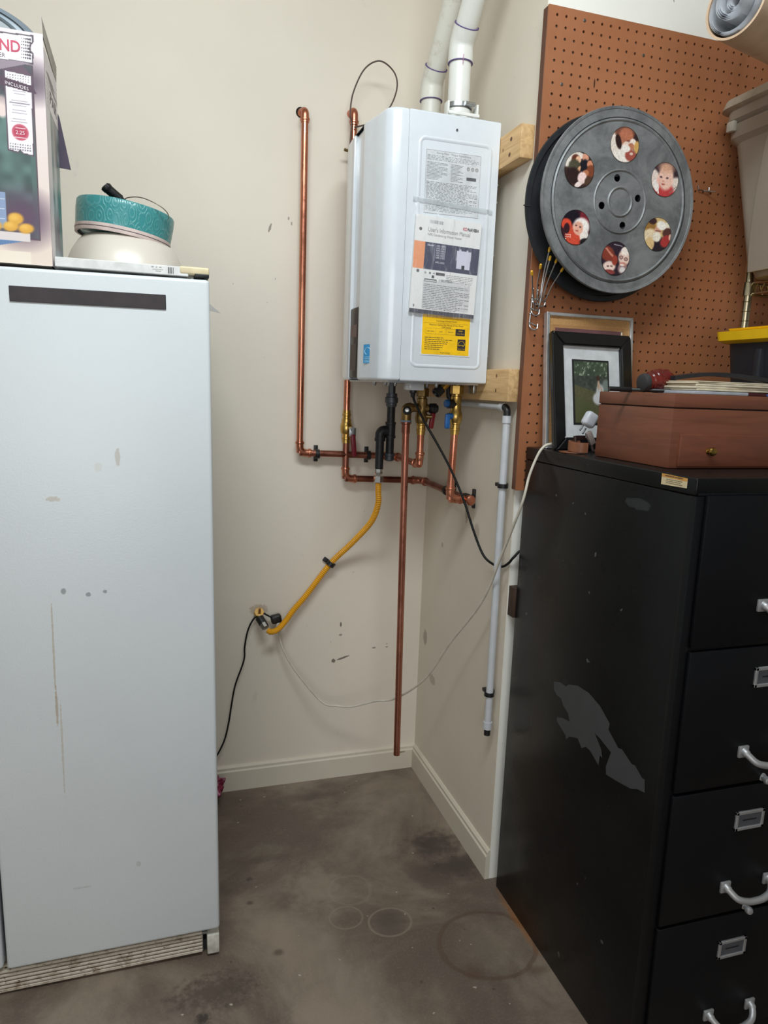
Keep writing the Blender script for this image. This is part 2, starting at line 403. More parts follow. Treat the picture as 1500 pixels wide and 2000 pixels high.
obj('foot', fr(bx((-.85, -.74, 0), (-.82, -.70, .03))), m_gap, fg)
obj('foot', fr(bx((-1.70, -.74, 0), (-1.66, -.70, .03))), m_gap, fg)
for xx in (-1.70, -.85): obj('foot', fr(bx((xx, -.12, 0), (xx+.03, -.08, .03))), m_gap, fg)
bm = B(); box(bm, (-1.201, -.7725, 1.612), (-.898, -.7702, 1.6425), bev=.0006, seg=1, X=FM)
tag(obj('magnetic_strip', bm, mat('black_magnet', (52, 44, 48), .55, var=.1)), 'long black magnetic strip across the top of the refrigerator door', 'magnet')

# things on the refrigerator
m_pap = mat('white_cardboard', (226, 226, 224), .6)
tr = thing('flat_box', (-1.0, -.58, 1.682), 'flat white box with a barcode lying on the refrigerator front edge under the bowls', 'box')
TZ = 1.684
obj('carton', bx((-1.13, -.765, TZ), (-.866, -.26, TZ+.019), bev=.001, seg=1), m_pap, tr)
pl = Plane((-1.13, -.7655, TZ), (1, 0, 0), (0, 0, 1))
obj('barcode', quads(pl, [(.222+i*.0026, .003, .222+i*.0026+random.choice((.0008, .0016)), .016) for i in range(5)]), mat('black_ink', (40, 38, 40), .6), tr)
obj('small_print', quads(pl, [(.196, .006, .208, .0068), (.190, .0095, .212, .0102), (.188, .014, .193, .0152), (.197, .014, .200, .015), (.204, .014, .209, .015)]), mat('grey_ink', (150, 148, 146), .6), tr)
bs = thing('cream_plastic_gadget', (-.86, -.72, TZ), 'small cream plastic gadget with black base on the refrigerator right corner', 'gadget')
bm = bx((-.885, -.766, TZ+.004), (-.822, -.70, TZ+.021), bev=.004, seg=3)
obj('shell', bm, mat('cream_plastic', (222, 206, 168), .4), bs)
obj('rubber_base', bx((-.853, -.768, TZ-.001), (-.8225, -.705, TZ+.007), bev=.002), mat('black_rubber', (22, 22, 24), .5), bs)
bm = B(); rng = random.Random(3)
for k in range(150):
    a = rng.random()*2*PI; e = rng.random()*PI/2; L = .013+.006*rng.random(); q = Vector((-.868, -.60, TZ))
    d = Vector((math.cos(a)*math.cos(e)*1.35, math.sin(a)*math.cos(e), math.sin(e)*2.4)); tube(bm, [q+d*.003, q+d*L], [.0012, .0004], 4)
tag(obj('scouring_brush', bm, mat('dark_bristle', (38, 34, 34), .8)), 'small dark bristly tuft right of the cream bowl on the refrigerator', 'brush')

def bowl_bm(c, prof, tilt, n=64): 
    bm = lt((0, 0, 0), (0, 0, 1), prof, n); bmesh.ops.transform(bm, matrix=Matrix.Translation(c) @ Matrix.Rotation(math.radians(tilt[1]), 4, 'X') @ Matrix.Rotation(math.radians(tilt[0]), 4, 'Y'), verts=bm.verts[:]); return bm
t = NT('cream_glaze'); t.l(t.mix(t.noise(t.coord(), 8), srgb((222, 214, 202)), srgb((208, 198, 186))), t.b.inputs['Base Color']); t.b.inputs['Roughness'].default_value = .3; m_cream = t.m
cb = obj('cream_bowl', bowl_bm((-1.005, -.40, TZ+.024), [(0, .145), (.004, .147), (.025, .144), (.055, .134), (.082, .119), (.094, .108), (.098, .098), (.098, 0), (.092, 0), (.090, .098), (.075, .115), (.05, .129), (.02, .139), (.0, .143)], (4.5, 0)), m_cream, ang=50)
tag(cb, 'large cream bowl upside down beneath the teal dish', 'bowl')
t = NT('teal_glaze'); p = t.coord()
sep = t.n('ShaderNodeSeparateXYZ'); t.l(p, sep.inputs[0])
an = t.math('ARCTAN2', sep.outputs[1], sep.outputs[0]); 
cx_ = t.n('ShaderNodeCombineXYZ'); t.l(t.math('MULTIPLY', an, 3.6), cx_.inputs[0]); t.l(t.math('MULTIPLY', sep.outputs[2], 26), cx_.inputs[1])
vo = t.n('ShaderNodeTexVoronoi'); vo.inputs['Scale'].default_value = 1.0; vo.inputs['Randomness'].default_value = .55; t.l(cx_.outputs[0], vo.inputs['Vector'])
curl = t.math('SINE', t.math('MULTIPLY', vo.outputs['Distance'], 24))
rel = t.ramp(t.math('ADD', t.math('MULTIPLY', curl, .22), t.math('MULTIPLY', t.noise(p, 120, 5, .7), .9)), .35, .85)
t.l(t.mix(t.math('MULTIPLY', rel, .32), srgb((62, 138, 140)), srgb((112, 180, 178))), t.b.inputs['Base Color']); t.b.inputs['Roughness'].default_value = .22; t.bump(rel, .5, .002)
td = thing('teal_dish', (-1.0, -.45, 1.795), 'teal glazed ceramic dish with embossed swirls, tilted on the upturned cream bowl', 'bowl')
TL = (7.5, 0)
o = obj('bowl', bowl_bm((-1.011, -.40, 1.809), [(0, 0), (0, .10), (.012, .1145), (.05, .1175), (.070, .1175), (.0735, .1155), (.0735, .112), (.05, .1135), (.012, .108), (.006, .09), (.006, 0)], TL, 96), t.m, td, ang=40)
obj('foot_rim', bowl_bm((-1.011, -.40, 1.809), [(-.004, .108), (-.004, .1145), (.004, .1155), (.0125, .1150), (.0125, .1135), (0, .108)], TL, 96), mat('bare_clay', (206, 186, 180), .5), td)
obj('foot_groove', bowl_bm((-1.011, -.40, 1.809), [(.0035, .1158), (.005, .1158)], TL, 96), mat('dark_groove', (70, 60, 60), .6), td)
ut = thing('strainer', (-1.0, -.45, 1.86), 'wire strainer with black handle poking out of the teal dish', 'utensil')
obj('handle', tb(smooth([(-1.047, -.475, 1.918), (-1.042, -.474, 1.913), (-1.022, -.468, 1.898), (-.998, -.46, 1.882), (-.975, -.445, 1.866)]), [.010]*4+[.0125]*6+[.0115]*10+[.0085]*8+[.005]*(33-28), 14), mat('black_handle_plastic', (16, 16, 18), .35), ut)
obj('wire_rim', tb(smooth([(-.999, -.44, 1.886), (-1.0, -.46, 1.897), (-.965, -.49, 1.896), (-.925, -.505, 1.880), (-.903, -.49, 1.866), (-.905, -.455, 1.858), (-.95, -.43, 1.86)]), .0012, 8), mat('brass_wire', (170, 158, 140), .3, 1.), ut)

# printed carton at the left edge
BX1, BY0, BY1, BZ0, BZ1 = -1.135, -.757, -.570, 1.684, 2.118
pb = thing('printed_drink_dispenser_box', (-1.3, -.64, BZ0), 'tall open carton printed with lemons and ticket shapes, left on refrigerator', 'box')
m_carton = mat('grey_carton_inside', (176, 168, 158), .8)
m_print = painted_mat('gloss_carton_print', .38)
bm = B(); BX0 = -1.50
box(bm, (BX0, BY0+.001, BZ0), (BX1-.001, BY1, BZ0+.004)); box(bm, (BX0, BY0+.001, BZ0), (BX1-.001, BY0+.004, BZ1)); box(bm, (BX0, BY1-.003, BZ0), (BX1-.001, BY1, BZ1))
box(bm, (BX0, BY0+.001, BZ0), (BX0+.003, BY1, BZ1)); box(bm, (BX1-.004, BY0+.001, BZ0), (BX1-.001, BY1, BZ1-.02))
obj('carton', bm, m_carton, pb)
BK = .00090
def fx(px, py): return (px-(84+(py-60)*.045))*BK     # metres left of the carton's right edge
PLF = Plane((BX0, BY0, BZ0), (1, 0, 0), (0, 0, 1)); FW = BX1-BX0; FH = BZ1-BZ0
def P2(px, py):
    return FW+(px-(80+(py-60)*.052))*.00092, FH-(py-(66-(80-px)*.12*.0))*.000945
def front(X, Y):
    im = canvas(X, (222, 208, 212)); 
    g = (Y/FH)[..., None]; im = im*(g)+np.array((232, 214, 200))/255*(1-g)
    x0 = FW-(P2(58, 300)[0]-0); R = lambda a, b, c2, d, col, al=1.: rct(im, X, Y, P2(a, d)[0] if a > -90 else .03, P2(a, d)[1], P2(c2, b)[0], P2(c2, b)[1], col, al)
    R(-99, 128, 62, 474, (92, 72, 82)); R(-99, 130, 59, 471, (84, 108, 104))
    n = vnoise(X, Y, 55, 4)[..., None]; m = ((X < P2(59, 300)[0]) & (Y > P2(0, 471)[1]) & (Y < P2(0, 130)[1]) & (X > .032))[..., None]
    im[:] = np.where(m, im*(.72+.5*n), im)
    ell(im, X, Y, *P2(40, 430), .05, .045, (92, 70, 92), soft=.6); ell(im, X, Y, *P2(2, 215), .012, .02, (226, 206, 200)); 
    ell(im, X, Y, *P2(30, 160), .07, .035, (74, 60, 74), soft=.5, a=.8)
    R(-99, 462, 58, 478, (222, 212, 210)); pg(im, X, Y, [P2(-99, 480), P2(48, 478), P2(-10, 492), P2(-99, 500)], (92, 128, 172)); 
    R(-99, 500, 60, 560, (240, 226, 210))
    R(-40, 382, 8, 455, (140, 158, 190)); 
    for k in range(3): R(-40, 395+k*20, 8, 397+k*20, (210, 216, 226))
    for (a, b, rx, ry) in ((29, 434, 15, 12), (20, 450, 15, 10), (50, 452, 15, 10), (-12, 452, 14, 10)):
        ell(im, X, Y, *P2(a, b), rx*.00095, ry*.00095, (224, 166, 62), 10, .2); ell(im, X, Y, *P2(a-3, b-3), rx*.0005, ry*.0005, (240, 192, 90), 0, .6, .8)
    # banner ticket
    pg(im, X, Y, [P2(-90, 78), P2(62, 71), P2(63, 84), P2(57, 92), P2(57, 100), P2(63, 106), P2(63, 127), P2(-90, 130)], (84, 74, 84))
    pg(im, X, Y, [P2(-90, 81), P2(59, 74), P2(60, 84), P2(54, 92), P2(54, 101), P2(60, 107), P2(60, 123), P2(-90, 126)], (238, 232, 234))
    pg(im, X, Y, [P2(-90, 128), P2(60, 124), P2(-5, 146), P2(-90, 150)], (146, 132, 142)); pg(im, X, Y, [P2(-5, 146), P2(42, 132), P2(58, 148)], (98, 76, 92))
    for i in range(7):
        for j in range(5): ell(im, X, Y, *P2(40+j*4, 80+i*6), .0010+.0002*j, .0012+.0003*j, (70, 60, 72))
    # long ticket
    pg(im, X, Y, [P2(5, 143), P2(61, 148), P2(66, 306), P2(42, 302), P2(38, 297), P2(34, 302), P2(13, 299)], (96, 78, 92))
    pg(im, X, Y, [P2(8, 146), P2(58, 150), P2(63, 303), P2(43, 300), P2(38, 294), P2(33, 299), P2(16, 296)], (240, 234, 238))
    for i in range(3):
        for j in range(9): ell(im, X, Y, *P2(13+j*5, 152+i*5), .0010, .0012, (90, 76, 88)); ell(im, X, Y, *P2(19+j*4.8, 285+i*5), .0010+.0003*i, .0013, (90, 76, 88))
    pg(im, X, Y, [P2(-40, 150), P2(62, 168), P2(70, 183), P2(-40, 168)], (84, 62, 78))
    for k, (yy, w) in enumerate(((181, 13), (186, 11), (199, 16), (204, 20), (209, 14), (218, 13), (223, 15), (235, 13), (240, 16))):
        R(36-w, yy, 36+w, yy+1.6, (150, 140, 150))
    ell(im, X, Y, *P2(38, 261), .0150, .0150, (188, 74, 96), 0, .08); ell(im, X, Y, *P2(38, 261), .0128, .0128, (205, 110, 126), 0, .05); ell(im, X, Y, *P2(38, 261), .0118, .0118, (182, 64, 88), 0, .08)
    R(26, 270, 50, 271.6, (235, 215, 220)); R(28, 252, 48, 253.4, (235, 215, 220))
    return im
paint('front_print', PLF, FW, FH, 300, 350, front, pb, m_print)
PLS = Plane((BX1, BY0, BZ0), (0, 1, 0), (0, 0, 1)); SW = BY1-BY0
def side(X, Y):
    im = canvas(X, (214, 204, 206)); u, v = X/SW, Y/FH
    m = (v < .72) & (v > .03) & (u > .30); n = vnoise(X, Y, 40, 9); c = np.stack([.36+.30*n, .43+.27*n, .43+.27*n], -1); im[m] = c[m]
    U = lambda a, b: (a*SW, b*FH)
    ell(im, X, Y, *U(.6, .62), .03, .05, (120, 108, 106), 0, .6); ell(im, X, Y, *U(.55, .38), .02, .13, (186, 190, 188), 0, .5, .8); ell(im, X, Y, *U(.7, .15), .06, .05, (98, 92, 104), 0, .5); ell(im, X, Y, *U(.7, .06), .07, .02, (150, 168, 176), 0, .5)
    ell(im, X, Y, *U(.85, .3), .02, .08, (80, 126, 122), 0, .6)
    rct(im, X, Y, .10*SW, .72*FH, SW, .84*FH, (112, 98, 106)); rct(im, X, Y, .10*SW, .725*FH, SW, .835*FH, (228, 218, 218))
    for i in range(6):
        for j in range(4): ell(im, X, Y, (.14+j*.055)*SW, (.74+i*.017)*FH, .003, .0026, (110, 96, 104))
    pg(im, X, Y, [U(.10, .87), U(.5, .84), U(1, .845), U(1, .855), U(.6, .86), U(.9, .88), U(.3, .885)], (92, 74, 88))
    return im
paint('side_print', PLS, SW, FH-.02, 120, 200, side, pb, m_print)
crim = mat('crimson_ink', (190, 72, 98), .5); pink = mat('pale_ink', (236, 226, 232), .5); dkin = mat('plum_ink', (96, 78, 90), .5)
x, y = P2(-4, 108); text('lettering', 'ND', PLF, x+.001, y, .029, crim, pb, align='LEFT', xs=.86, bold=.0006)
x, y = P2(-4, 121); text('lettering', 'ER', PLF, x+.001, y, .011, dkin, pb, align='LEFT', xs=.9)
plb = Plane(PLF.p(*P2(8, 171)), PLF.p(*P2(60, 179))-PLF.p(*P2(8, 171)), (0, 0, 1)); text('lettering', 'INCLUDES', plb, 0, .0, .0085, pink, pb, h=.0008, spacing=1.1)
text('lettering', '2.25', PLF, P2(38, 265)[0], P2(38, 265)[1], .0098, pink, pb, align='CENTER')
text('lettering', 'PAR', PLS, .34*SW, .768*FH, .034, dkin, pb, xs=1.7, bold=.0006)
obj('side_flap', prism(B(), [(BX1+.0005, BY0, BZ1-.004), (BX1+.0005, BY1, BZ1-.02), (BX1+.003, BY1-.01, BZ1+.008), (BX1-.002, BY0+.004, BZ1+.034)], (-.002, 0, 0)), m_carton, pb)
obj('back_flap', prism(B(), [(BX1-.01, BY1+.002, 2.06), (BX1+.003, BY1+.006, 2.03), (BX1+.023, BY1+.004, 1.922), (BX1-.01, BY1+.002, 1.924)], (0, .002, 0)), mat('plum_carton', (66, 52, 74), .6), pb)
ld = thing('oval_lid', (-1.318, -.66, 2.02), 'blue-grey oval lid with ridged rim rising out of the printed carton', 'lid')
def oval(prof, closed=False):
    bm = lt((0, 0, 0), (0, 1, 0), prof, 96, closed=closed)
    bmesh.ops.transform(bm, matrix=Matrix.Translation((-1.3185, -.735, 2.096)) @ Matrix.Diagonal((1, 1, .47, 1)), verts=bm.verts[:]); return bm
obj('dome', oval([(.006, .160), (.02, .156), (.05, .13), (.075, .08), (.085, 0), (.080, 0), (.070, .078), (.046, .126), (.018, .150), (.006, .152)], True), mat('blue_grey_plastic', (136, 148, 158), .35), ld)
obj('rim', oval([(0, .163), (0, .1745), (.006, .178), (.012, .172), (.010, .163)], True), mat('dark_blue_grey_plastic', (108, 120, 130), .3), ld)
obj('rim', oval([(.004, .144), (.001, .150), (.004, .163), (.010, .160), (.010, .144)], True), mat('blue_grey_plastic', (136, 148, 158), .35), ld)
obj('panel', oval([(.006, 0), (.006, .146), (.010, .146), (.010, 0)]), mat('pale_blue_grey_plastic', (158, 166, 170), .4), ld)
# small paper tag hanging at the refrigerator's side
obj_ = obj('paper_tag', prism(B(), [(-.81, -.5, 1.668), (-.803, -.5, 1.655), (-.776, -.5, 1.634), (-.81, -.5, 1.640)], (0, .001, 0)), mat('grey_paper', (182, 178, 174), .7))
tag(obj_, 'small grey paper corner sticking out behind the refrigerator upper right edge', 'paper')
# crumpled wrapper on the floor between refrigerator and wall
bm = B(); bmesh.ops.create_icosphere(bm, subdivisions=4, radius=1)
rng = np.random.RandomState(5)
dirs = rng.randn(26, 3); dirs /= np.linalg.norm(dirs, axis=1)[:, None]; amp = rng.uniform(.62, 1.0, 26)
for v in bm.verts:
    n_ = np.array(v.co); k = np.min(amp/np.maximum(dirs@n_, .08)); k = min(k, 1.15); k *= 1+.12*math.sin(9*n_[0]+3*n_[2])*math.sin(8*n_[1]+5*n_[2])
    v.co = Vector((-.785+.062*k*n_[0], -.075+.045*k*n_[1], .062+.06*k*n_[2]))
z0 = min(v.co.z for v in bm.verts)
for v in bm.verts: v.co.z -= z0-.001
t = NT('purple_foil'); t.l(t.mix(t.ramp(t.noise(t.coord(), 40, 3), .45, .6), srgb((122, 30, 60)), srgb((196, 150, 176))), t.b.inputs['Base Color']); t.b.inputs['Roughness'].default_value = .25; t.b.inputs['Metallic'].default_value = .4
tag(obj('crumpled_wrapper', bm, t.m, ang=20), 'crumpled magenta foil wrapper on the floor beside the refrigerator and baseboard', 'wrapper')
# ------------------------------------------------------------------ mounting boards
def wood(name, base, dark, axis='Y', sc=(60, 4, 60), rough=.6, knots=()):
    t = NT(name); p = t.geo(); q = t.scale(p, sc)
    f = t.noise(q, 1, 5, .6, .8); c = t.mix(t.ramp(f, .35, .7), srgb(base), srgb(dark))
    c = t.mix(t.math('MULTIPLY', t.ramp(t.noise(p, 14, 4), .5, .75), .35), c, srgb(dark))
    for k in knots: c = t.mix(t.spot(p, k[0], k[1], .3, 60), c, srgb(k[2] if len(k) > 2 else (90, 56, 34)))
    t.l(c, t.b.inputs['Base Color']); t.b.inputs['Roughness'].default_value = rough; t.bump(f, .15, .001); return t.m
m_pine = wood('pine', (214, 178, 128), (186, 148, 100), knots=[((-.038, -.60, 2.115), (.02, .007, .006)), ((-.038, -.595, 2.078), (.02, .007, .006)), ((-.038, -.555, 2.10), (.02, .005, .005), (150, 110, 70)), ((-.038, -.60, 1.505), (.02, .004, .006)), ((-.038, -.60, 1.465), (.02, .004, .006))])
for z0, z1, y1, lab in ((2.056, 2.138, -.655, 'upper pine mounting board on the return wall behind the water heater top'), (1.436, 1.523, -.673, 'lower pine mounting board on the return wall beneath the water heater')):
    tag(obj('mounting_board', bx((-.038, y1, z0), (0, -.06, z1), bev=.002), m_pine), lab, 'board', 'pine boards behind the water heater')

# ------------------------------------------------------------------ tankless water heater, its front turned to the left
m_wh = mat('white_enamel', (216, 221, 227), .22, var=.01, coat=.4)
m_blk = mat('black_plastic', (24, 24, 26), .4)
m_zn = mat('zinc', (178, 180, 182), .35, 1.)
m_ink = mat('black_ink', (40, 38, 40), .6); m_gink = mat('grey_ink', (150, 148, 146), .6)
wh = thing('water_heater', (-.2, -.318, 1.48), 'white wall-mounted tankless water heater with rating labels and a manual bag', 'water heater')
Z0, Z1 = 1.481, 2.176; YN, YF = -.538, -.098
def extr(poly2, z0, z1, bev):
    bm = B(); a = [bm.verts.new((x, y, z0)) for x, y in poly2]; f = bm.faces.new(a)
    r = bmesh.ops.extrude_face_region(bm, geom=[f]); vs = [e for e in r['geom'] if isinstance(e, bmesh.types.BMVert)]
    bmesh.ops.translate(bm, verts=vs, vec=(0, 0, z1-z0))
    bmesh.ops.recalc_face_normals(bm, faces=bm.faces[:])
    es = [e for e in bm.edges if abs(e.verts[0].co.z-e.verts[1].co.z) < 1e-6]
    bmesh.ops.bevel(bm, geom=es, offset=bev, segments=4, affect='EDGES', profile=.5); return bm
obj('side_casing', extr([(-.040, YN+.0006), (-.2995, YN+.0006), (-.2995, YF-.0006), (-.040, YF-.0006)], Z0, Z1, .006), m_wh, wh, ang=50)
def a2(cx, cy, r, a0, a1, n=10): return [(cx+r*math.cos(math.radians(a0+(a1-a0)*k/n)), cy+r*math.sin(math.radians(a0+(a1-a0)*k/n))) for k in range(n+1)]
near = [(-.3005, YN)] + a2(-.318, YN+.044, .044, 270, 205, 10) + [(-.366, -.46), (-.374, -.42), (-.3795, -.400)] + a2(-.3765, -.386, .004, 180, 90, 4) + [(-.3705, -.382)]
far_ = [(-.3705, -.286)] + a2(-.3765, -.282, .004, 270, 180, 4) + [(-.380, -.255), (-.376, -.20), (-.369, -.165)] + a2(-.318, YF-.044, .044, 155, 90, 10) + [(-.3005, YF)]
obj('front_cover', extr(near+far_, Z0, Z1, .009), m_wh, wh, ang=40)
obj('seam', bx((-.301, YN+.002, Z0+.006), (-.2993, YF-.002, Z1-.006)), mat('seam_shadow_gap', (150, 154, 160), .6), wh)
# control panel let into the centre of the front
cp = obj('control_panel', bx((-.3790, -.3815, Z0+.006), (-.368, -.2865, 1.690), bev=.005, seg=3), mat('smoky_black_glass', (16, 7, 7), .25, spec=.1), wh)
obj('display', bx((-.3797, -.366, 1.605), (-.3788, -.302, 1.640), bev=.0004, seg=1), mat('brown_display', (78, 54, 48), .3, spec=.2), cp)
obj('button_row', bx((-.3797, -.366, 1.51), (-.3788, -.302, 1.585), bev=.0004, seg=1), mat('dark_button', (30, 14, 12), .3, spec=.15), cp)
# embossed panel on the side
PS = Plane((-.2725, YN, 1.52), (1, 0, 0), (0, 0, 1)); ew, eh, er = .212, .595, .02
def rrect(x0, y0, x1, y1, r, n=6):
    P = []
    for cx, cy, a in ((x1-r, y1-r, 0), (x0+r, y1-r, 90), (x0+r, y0+r, 180), (x1-r, y0+r, 270)): P += [(cx+r*math.cos(math.radians(a+90*k/n)), cy+r*math.sin(math.radians(a+90*k/n))) for k in range(n+1)]
    return P
bm = B(); L = [[bm.verts.new(PS.p(x, y, h)) for x, y in rrect(d, d, ew-d, eh-d, er-d)] for d, h in ((0, -.0004), (.003, .0016), (.006, .0016), (.010, -.0003))]
for a, b in zip(L, L[1:]):
    for k in range(len(a)): bm.faces.new((a[k], a[(k+1) % len(a)], b[(k+1) % len(a)], b[k]))
obj('embossed_ridge', bm, m_wh, wh, ang=60)
def screw(name, c, d, r, m, parent, L=.004): obj(name, lt(c, d, [(-.002, 0), (-.002, r), (L*.5, r), (L, r*.6), (L, 0)], 14), m, parent)
screw('screw', (-.167, YN, 2.139), (0, -1, 0), .0028, mat('dark_screw', (110, 110, 112), .4, .8), wh)
for z in (2.02, 1.975, 1.835, 1.785, 1.56): screw('screw', (-.0395, YN+.05 if 0 else YN+.012, z), (1, 0, 0), .004, m_zn, wh, .008)
# rating label
m_lab = mat('silver_label', (214, 216, 220), .3, coat=.3)
PR = Plane((-.251, YN, 1.925), (1, 0, 0), (0, 0, 1)); lw, lh = .158, .158
lab = obj('rating_label', prism(B(), [PR.p(x, y, .0002) for x, y in ((0, 0), (lw, 0), (lw, lh), (0, lh))], PR.n*.0004), m_lab, wh)
rl = [(0.001, lh-.001, lw-.001, lh-.0015), (0.001, .001, .0015, lh-.001), (lw-.0015, .001, lw-.001, lh-.001)]
rl += textlines(.004, lw-.006, lh-.0135, 4, .0034, .0011, 16, .1)
rl += textlines(.004, .062, lh-.031, 13, .0034, .0011, 6, .5) + textlines(.072, .108, lh-.031, 13, .0034, .0011, 4, .5)
rl += textlines(.004, lw-.006, lh-.079, 22, .0034, .0012, 15, .25)
obj('fine_print', quads(PR, rl, .0008), mat('label_ink', (128, 130, 134), .6), lab)
text('lettering', 'Rating Plate · Plaque Signalétique', PR, lw/2, lh-.0095, .0078, m_gink, lab, h=.0009, align='CENTER', xs=.95)
obj('certification_mark', quads(PR, [(.118, lh-.066, .146, lh-.058)], .0009), mat('dark_grey_ink', (92, 92, 94), .6), lab)
for i in range(3):
    c0 = PR.p(.122+i*.0125, lh-.037, .0009); obj('certification_mark', lt(c0, (0, -1, 0), [(0, .0042), (.0001, .0048), (.0001, .0030), (0, .0028)], 18), m_gink, lab)
    obj('certification_mark', lt(c0, (0, -1, 0), [(.0001, 0), (.0001, .0016)], 8), m_gink, lab)
# yellow energy guide
PY = Plane((-.2405, YN, 1.5575), (1, 0, 0), (0, 0, 1)); yw, yh = .141, .15
yl = obj('energy_label', prism(B(), [PY.p(x, y, .0003) for x, y in ((-.003, -.003), (yw+.003, -.003), (yw+.003, yh+.003), (-.003, yh+.003))], PY.n*.0003), mat('white_label', (226, 228, 228), .5), wh)
obj('yellow_field', prism(B(), [PY.p(x, y, .0007) for x, y in ((0, 0), (yw, 0), (yw, yh), (0, yh))], PY.n*.0003), mat('energy_yellow', (248, 196, 16), .45), yl)
R = [(.012, yh-.048, yw-.010, yh-.0472)] + [(.012+k*.029, yh-.051, .0126+k*.029, yh-.044) for k in range(5)]
R += [(.005, .084, yw-.005, .0845), (.010, .070, .098, .0704), (.010, .0545, .098, .0549), (.010, .0545, .0104, .0704), (.040, .0545, .0404, .0704), (.070, .0545, .0704, .0704), (.098, .0545, .0984, .0704)]
R += textlines(.008, .090, .046, 5, .0052, .0017, 9, .4) + textlines(.008, .062, .020, 2, .0052, .0017, 6, .2)
obj('rules', quads(PY, R, .0011), m_ink, yl)
obj('black_field', quads(PY, [(.099, .053, .127, .0715)], .0012), m_ink, yl)
obj('black_field', quads(PY, [(.106, .014, .130, .044)], .0012), m_ink, yl)
Yt = lambda s, x, y, sz, al='CENTER', m=m_ink, h=.0013, xs=1.: text('lettering', s, PY, x, y, sz, m, yl, h=h, align=al, xs=xs)
Yt('Cost Range of Similar Models', yw/2, .0885, .0052); Yt('Maximum Gallons Per Minute of Hot Water', yw/2, .0775, .0066, xs=.86); Yt('(GPM Rating)', yw/2, .0722, .0052)
Yt('VERY SMALL', .025, .0605, .0042); Yt('LOW', .055, .0605, .0042); Yt('MEDIUM', .084, .0605, .0042); Yt('HIGH', .113, .0645, .0050, m=mat('energy_yellow', (248, 196, 16), .45), h=.0015); Yt('5.0 or More', .113, .0575, .0042, m=mat('energy_yellow', (248, 196, 16), .45), h=.0015)
Yt('ftc.gov/energy', .07, .004, .0052)
yel = mat('energy_yellow', (248, 196, 16), .45)
obj('star_emblem', tube(B(), [PY.p(.118+.0095*math.cos(a), .0305+.0085*math.sin(a), .0014) for a in [math.radians(-20+k*20) for k in range(13)]], .0005, 5), yel, yl)
Yt('energy', .118, .026, .0062, m=yel, h=.0015); Yt('ENERGY STAR', .118, .0165, .0034, m=yel, h=.0015)
# blue sticker on the curved front
nb = Vector((-.93, -.36, 0)).normalized(); PB = Plane((-.3735, -.4325, 1.528), (.34, -.94, 0), (0, 0, 1)); PB.o += PB.n*.0022
bl = obj('blue_sticker', prism(B(), [PB.p(x, y) for x, y in ((0, 0), (.044, 0), (.044, .052), (0, .052))], PB.n*.0004), mat('sticker_blue', (52, 148, 206), .4), wh)
obj('sticker_emblem', tube(B(), [PB.p(.020+.014*math.cos(a), .033+.010*math.sin(a), .0006) for a in [math.radians(10+k*22) for k in range(12)]], .0009, 5), mat('pale_blue_ink', (176, 216, 236), .5), bl)
obj('sticker_lines', quads(PB, textlines(.006, .038, .018, 4, .0045, .0014, 3, .2), .0007), mat('pale_blue_ink', (176, 216, 236), .5), bl)
# fittings under the casing
bk = bx((-.33, -.53, Z0-.004), (-.06, -.11, Z0+.002)); obj('bottom_plate', bk, m_zn, wh)
for (x, y) in ((-.31, -.33), (-.30, -.30), (-.285, -.36), (-.255, -.30), (-.24, -.32), (-.175, -.33), (-.15, -.36), (-.16, -.46)):
    screw('screw', (x, y, Z0-.003), (0, 0, -1), .0055, m_zn, wh, .011)
obj('junction_box', bx((-.232, -.43, Z0-.024), (-.186, -.375, Z0-.003), bev=.003), m_wh, wh)
obj('cable_gland', lt((-.212, -.405, Z0-.023), (0, 0, -1), [(0, .011), (.008, .011), (.010, .008), (.022, .006), (.022, 0)], 16), m_blk, wh)
obj('mounting_lug', bx((-.05, -.475, Z0-.028), (-.0382, -.44, Z0+.002), bev=.003), m_zn, wh)

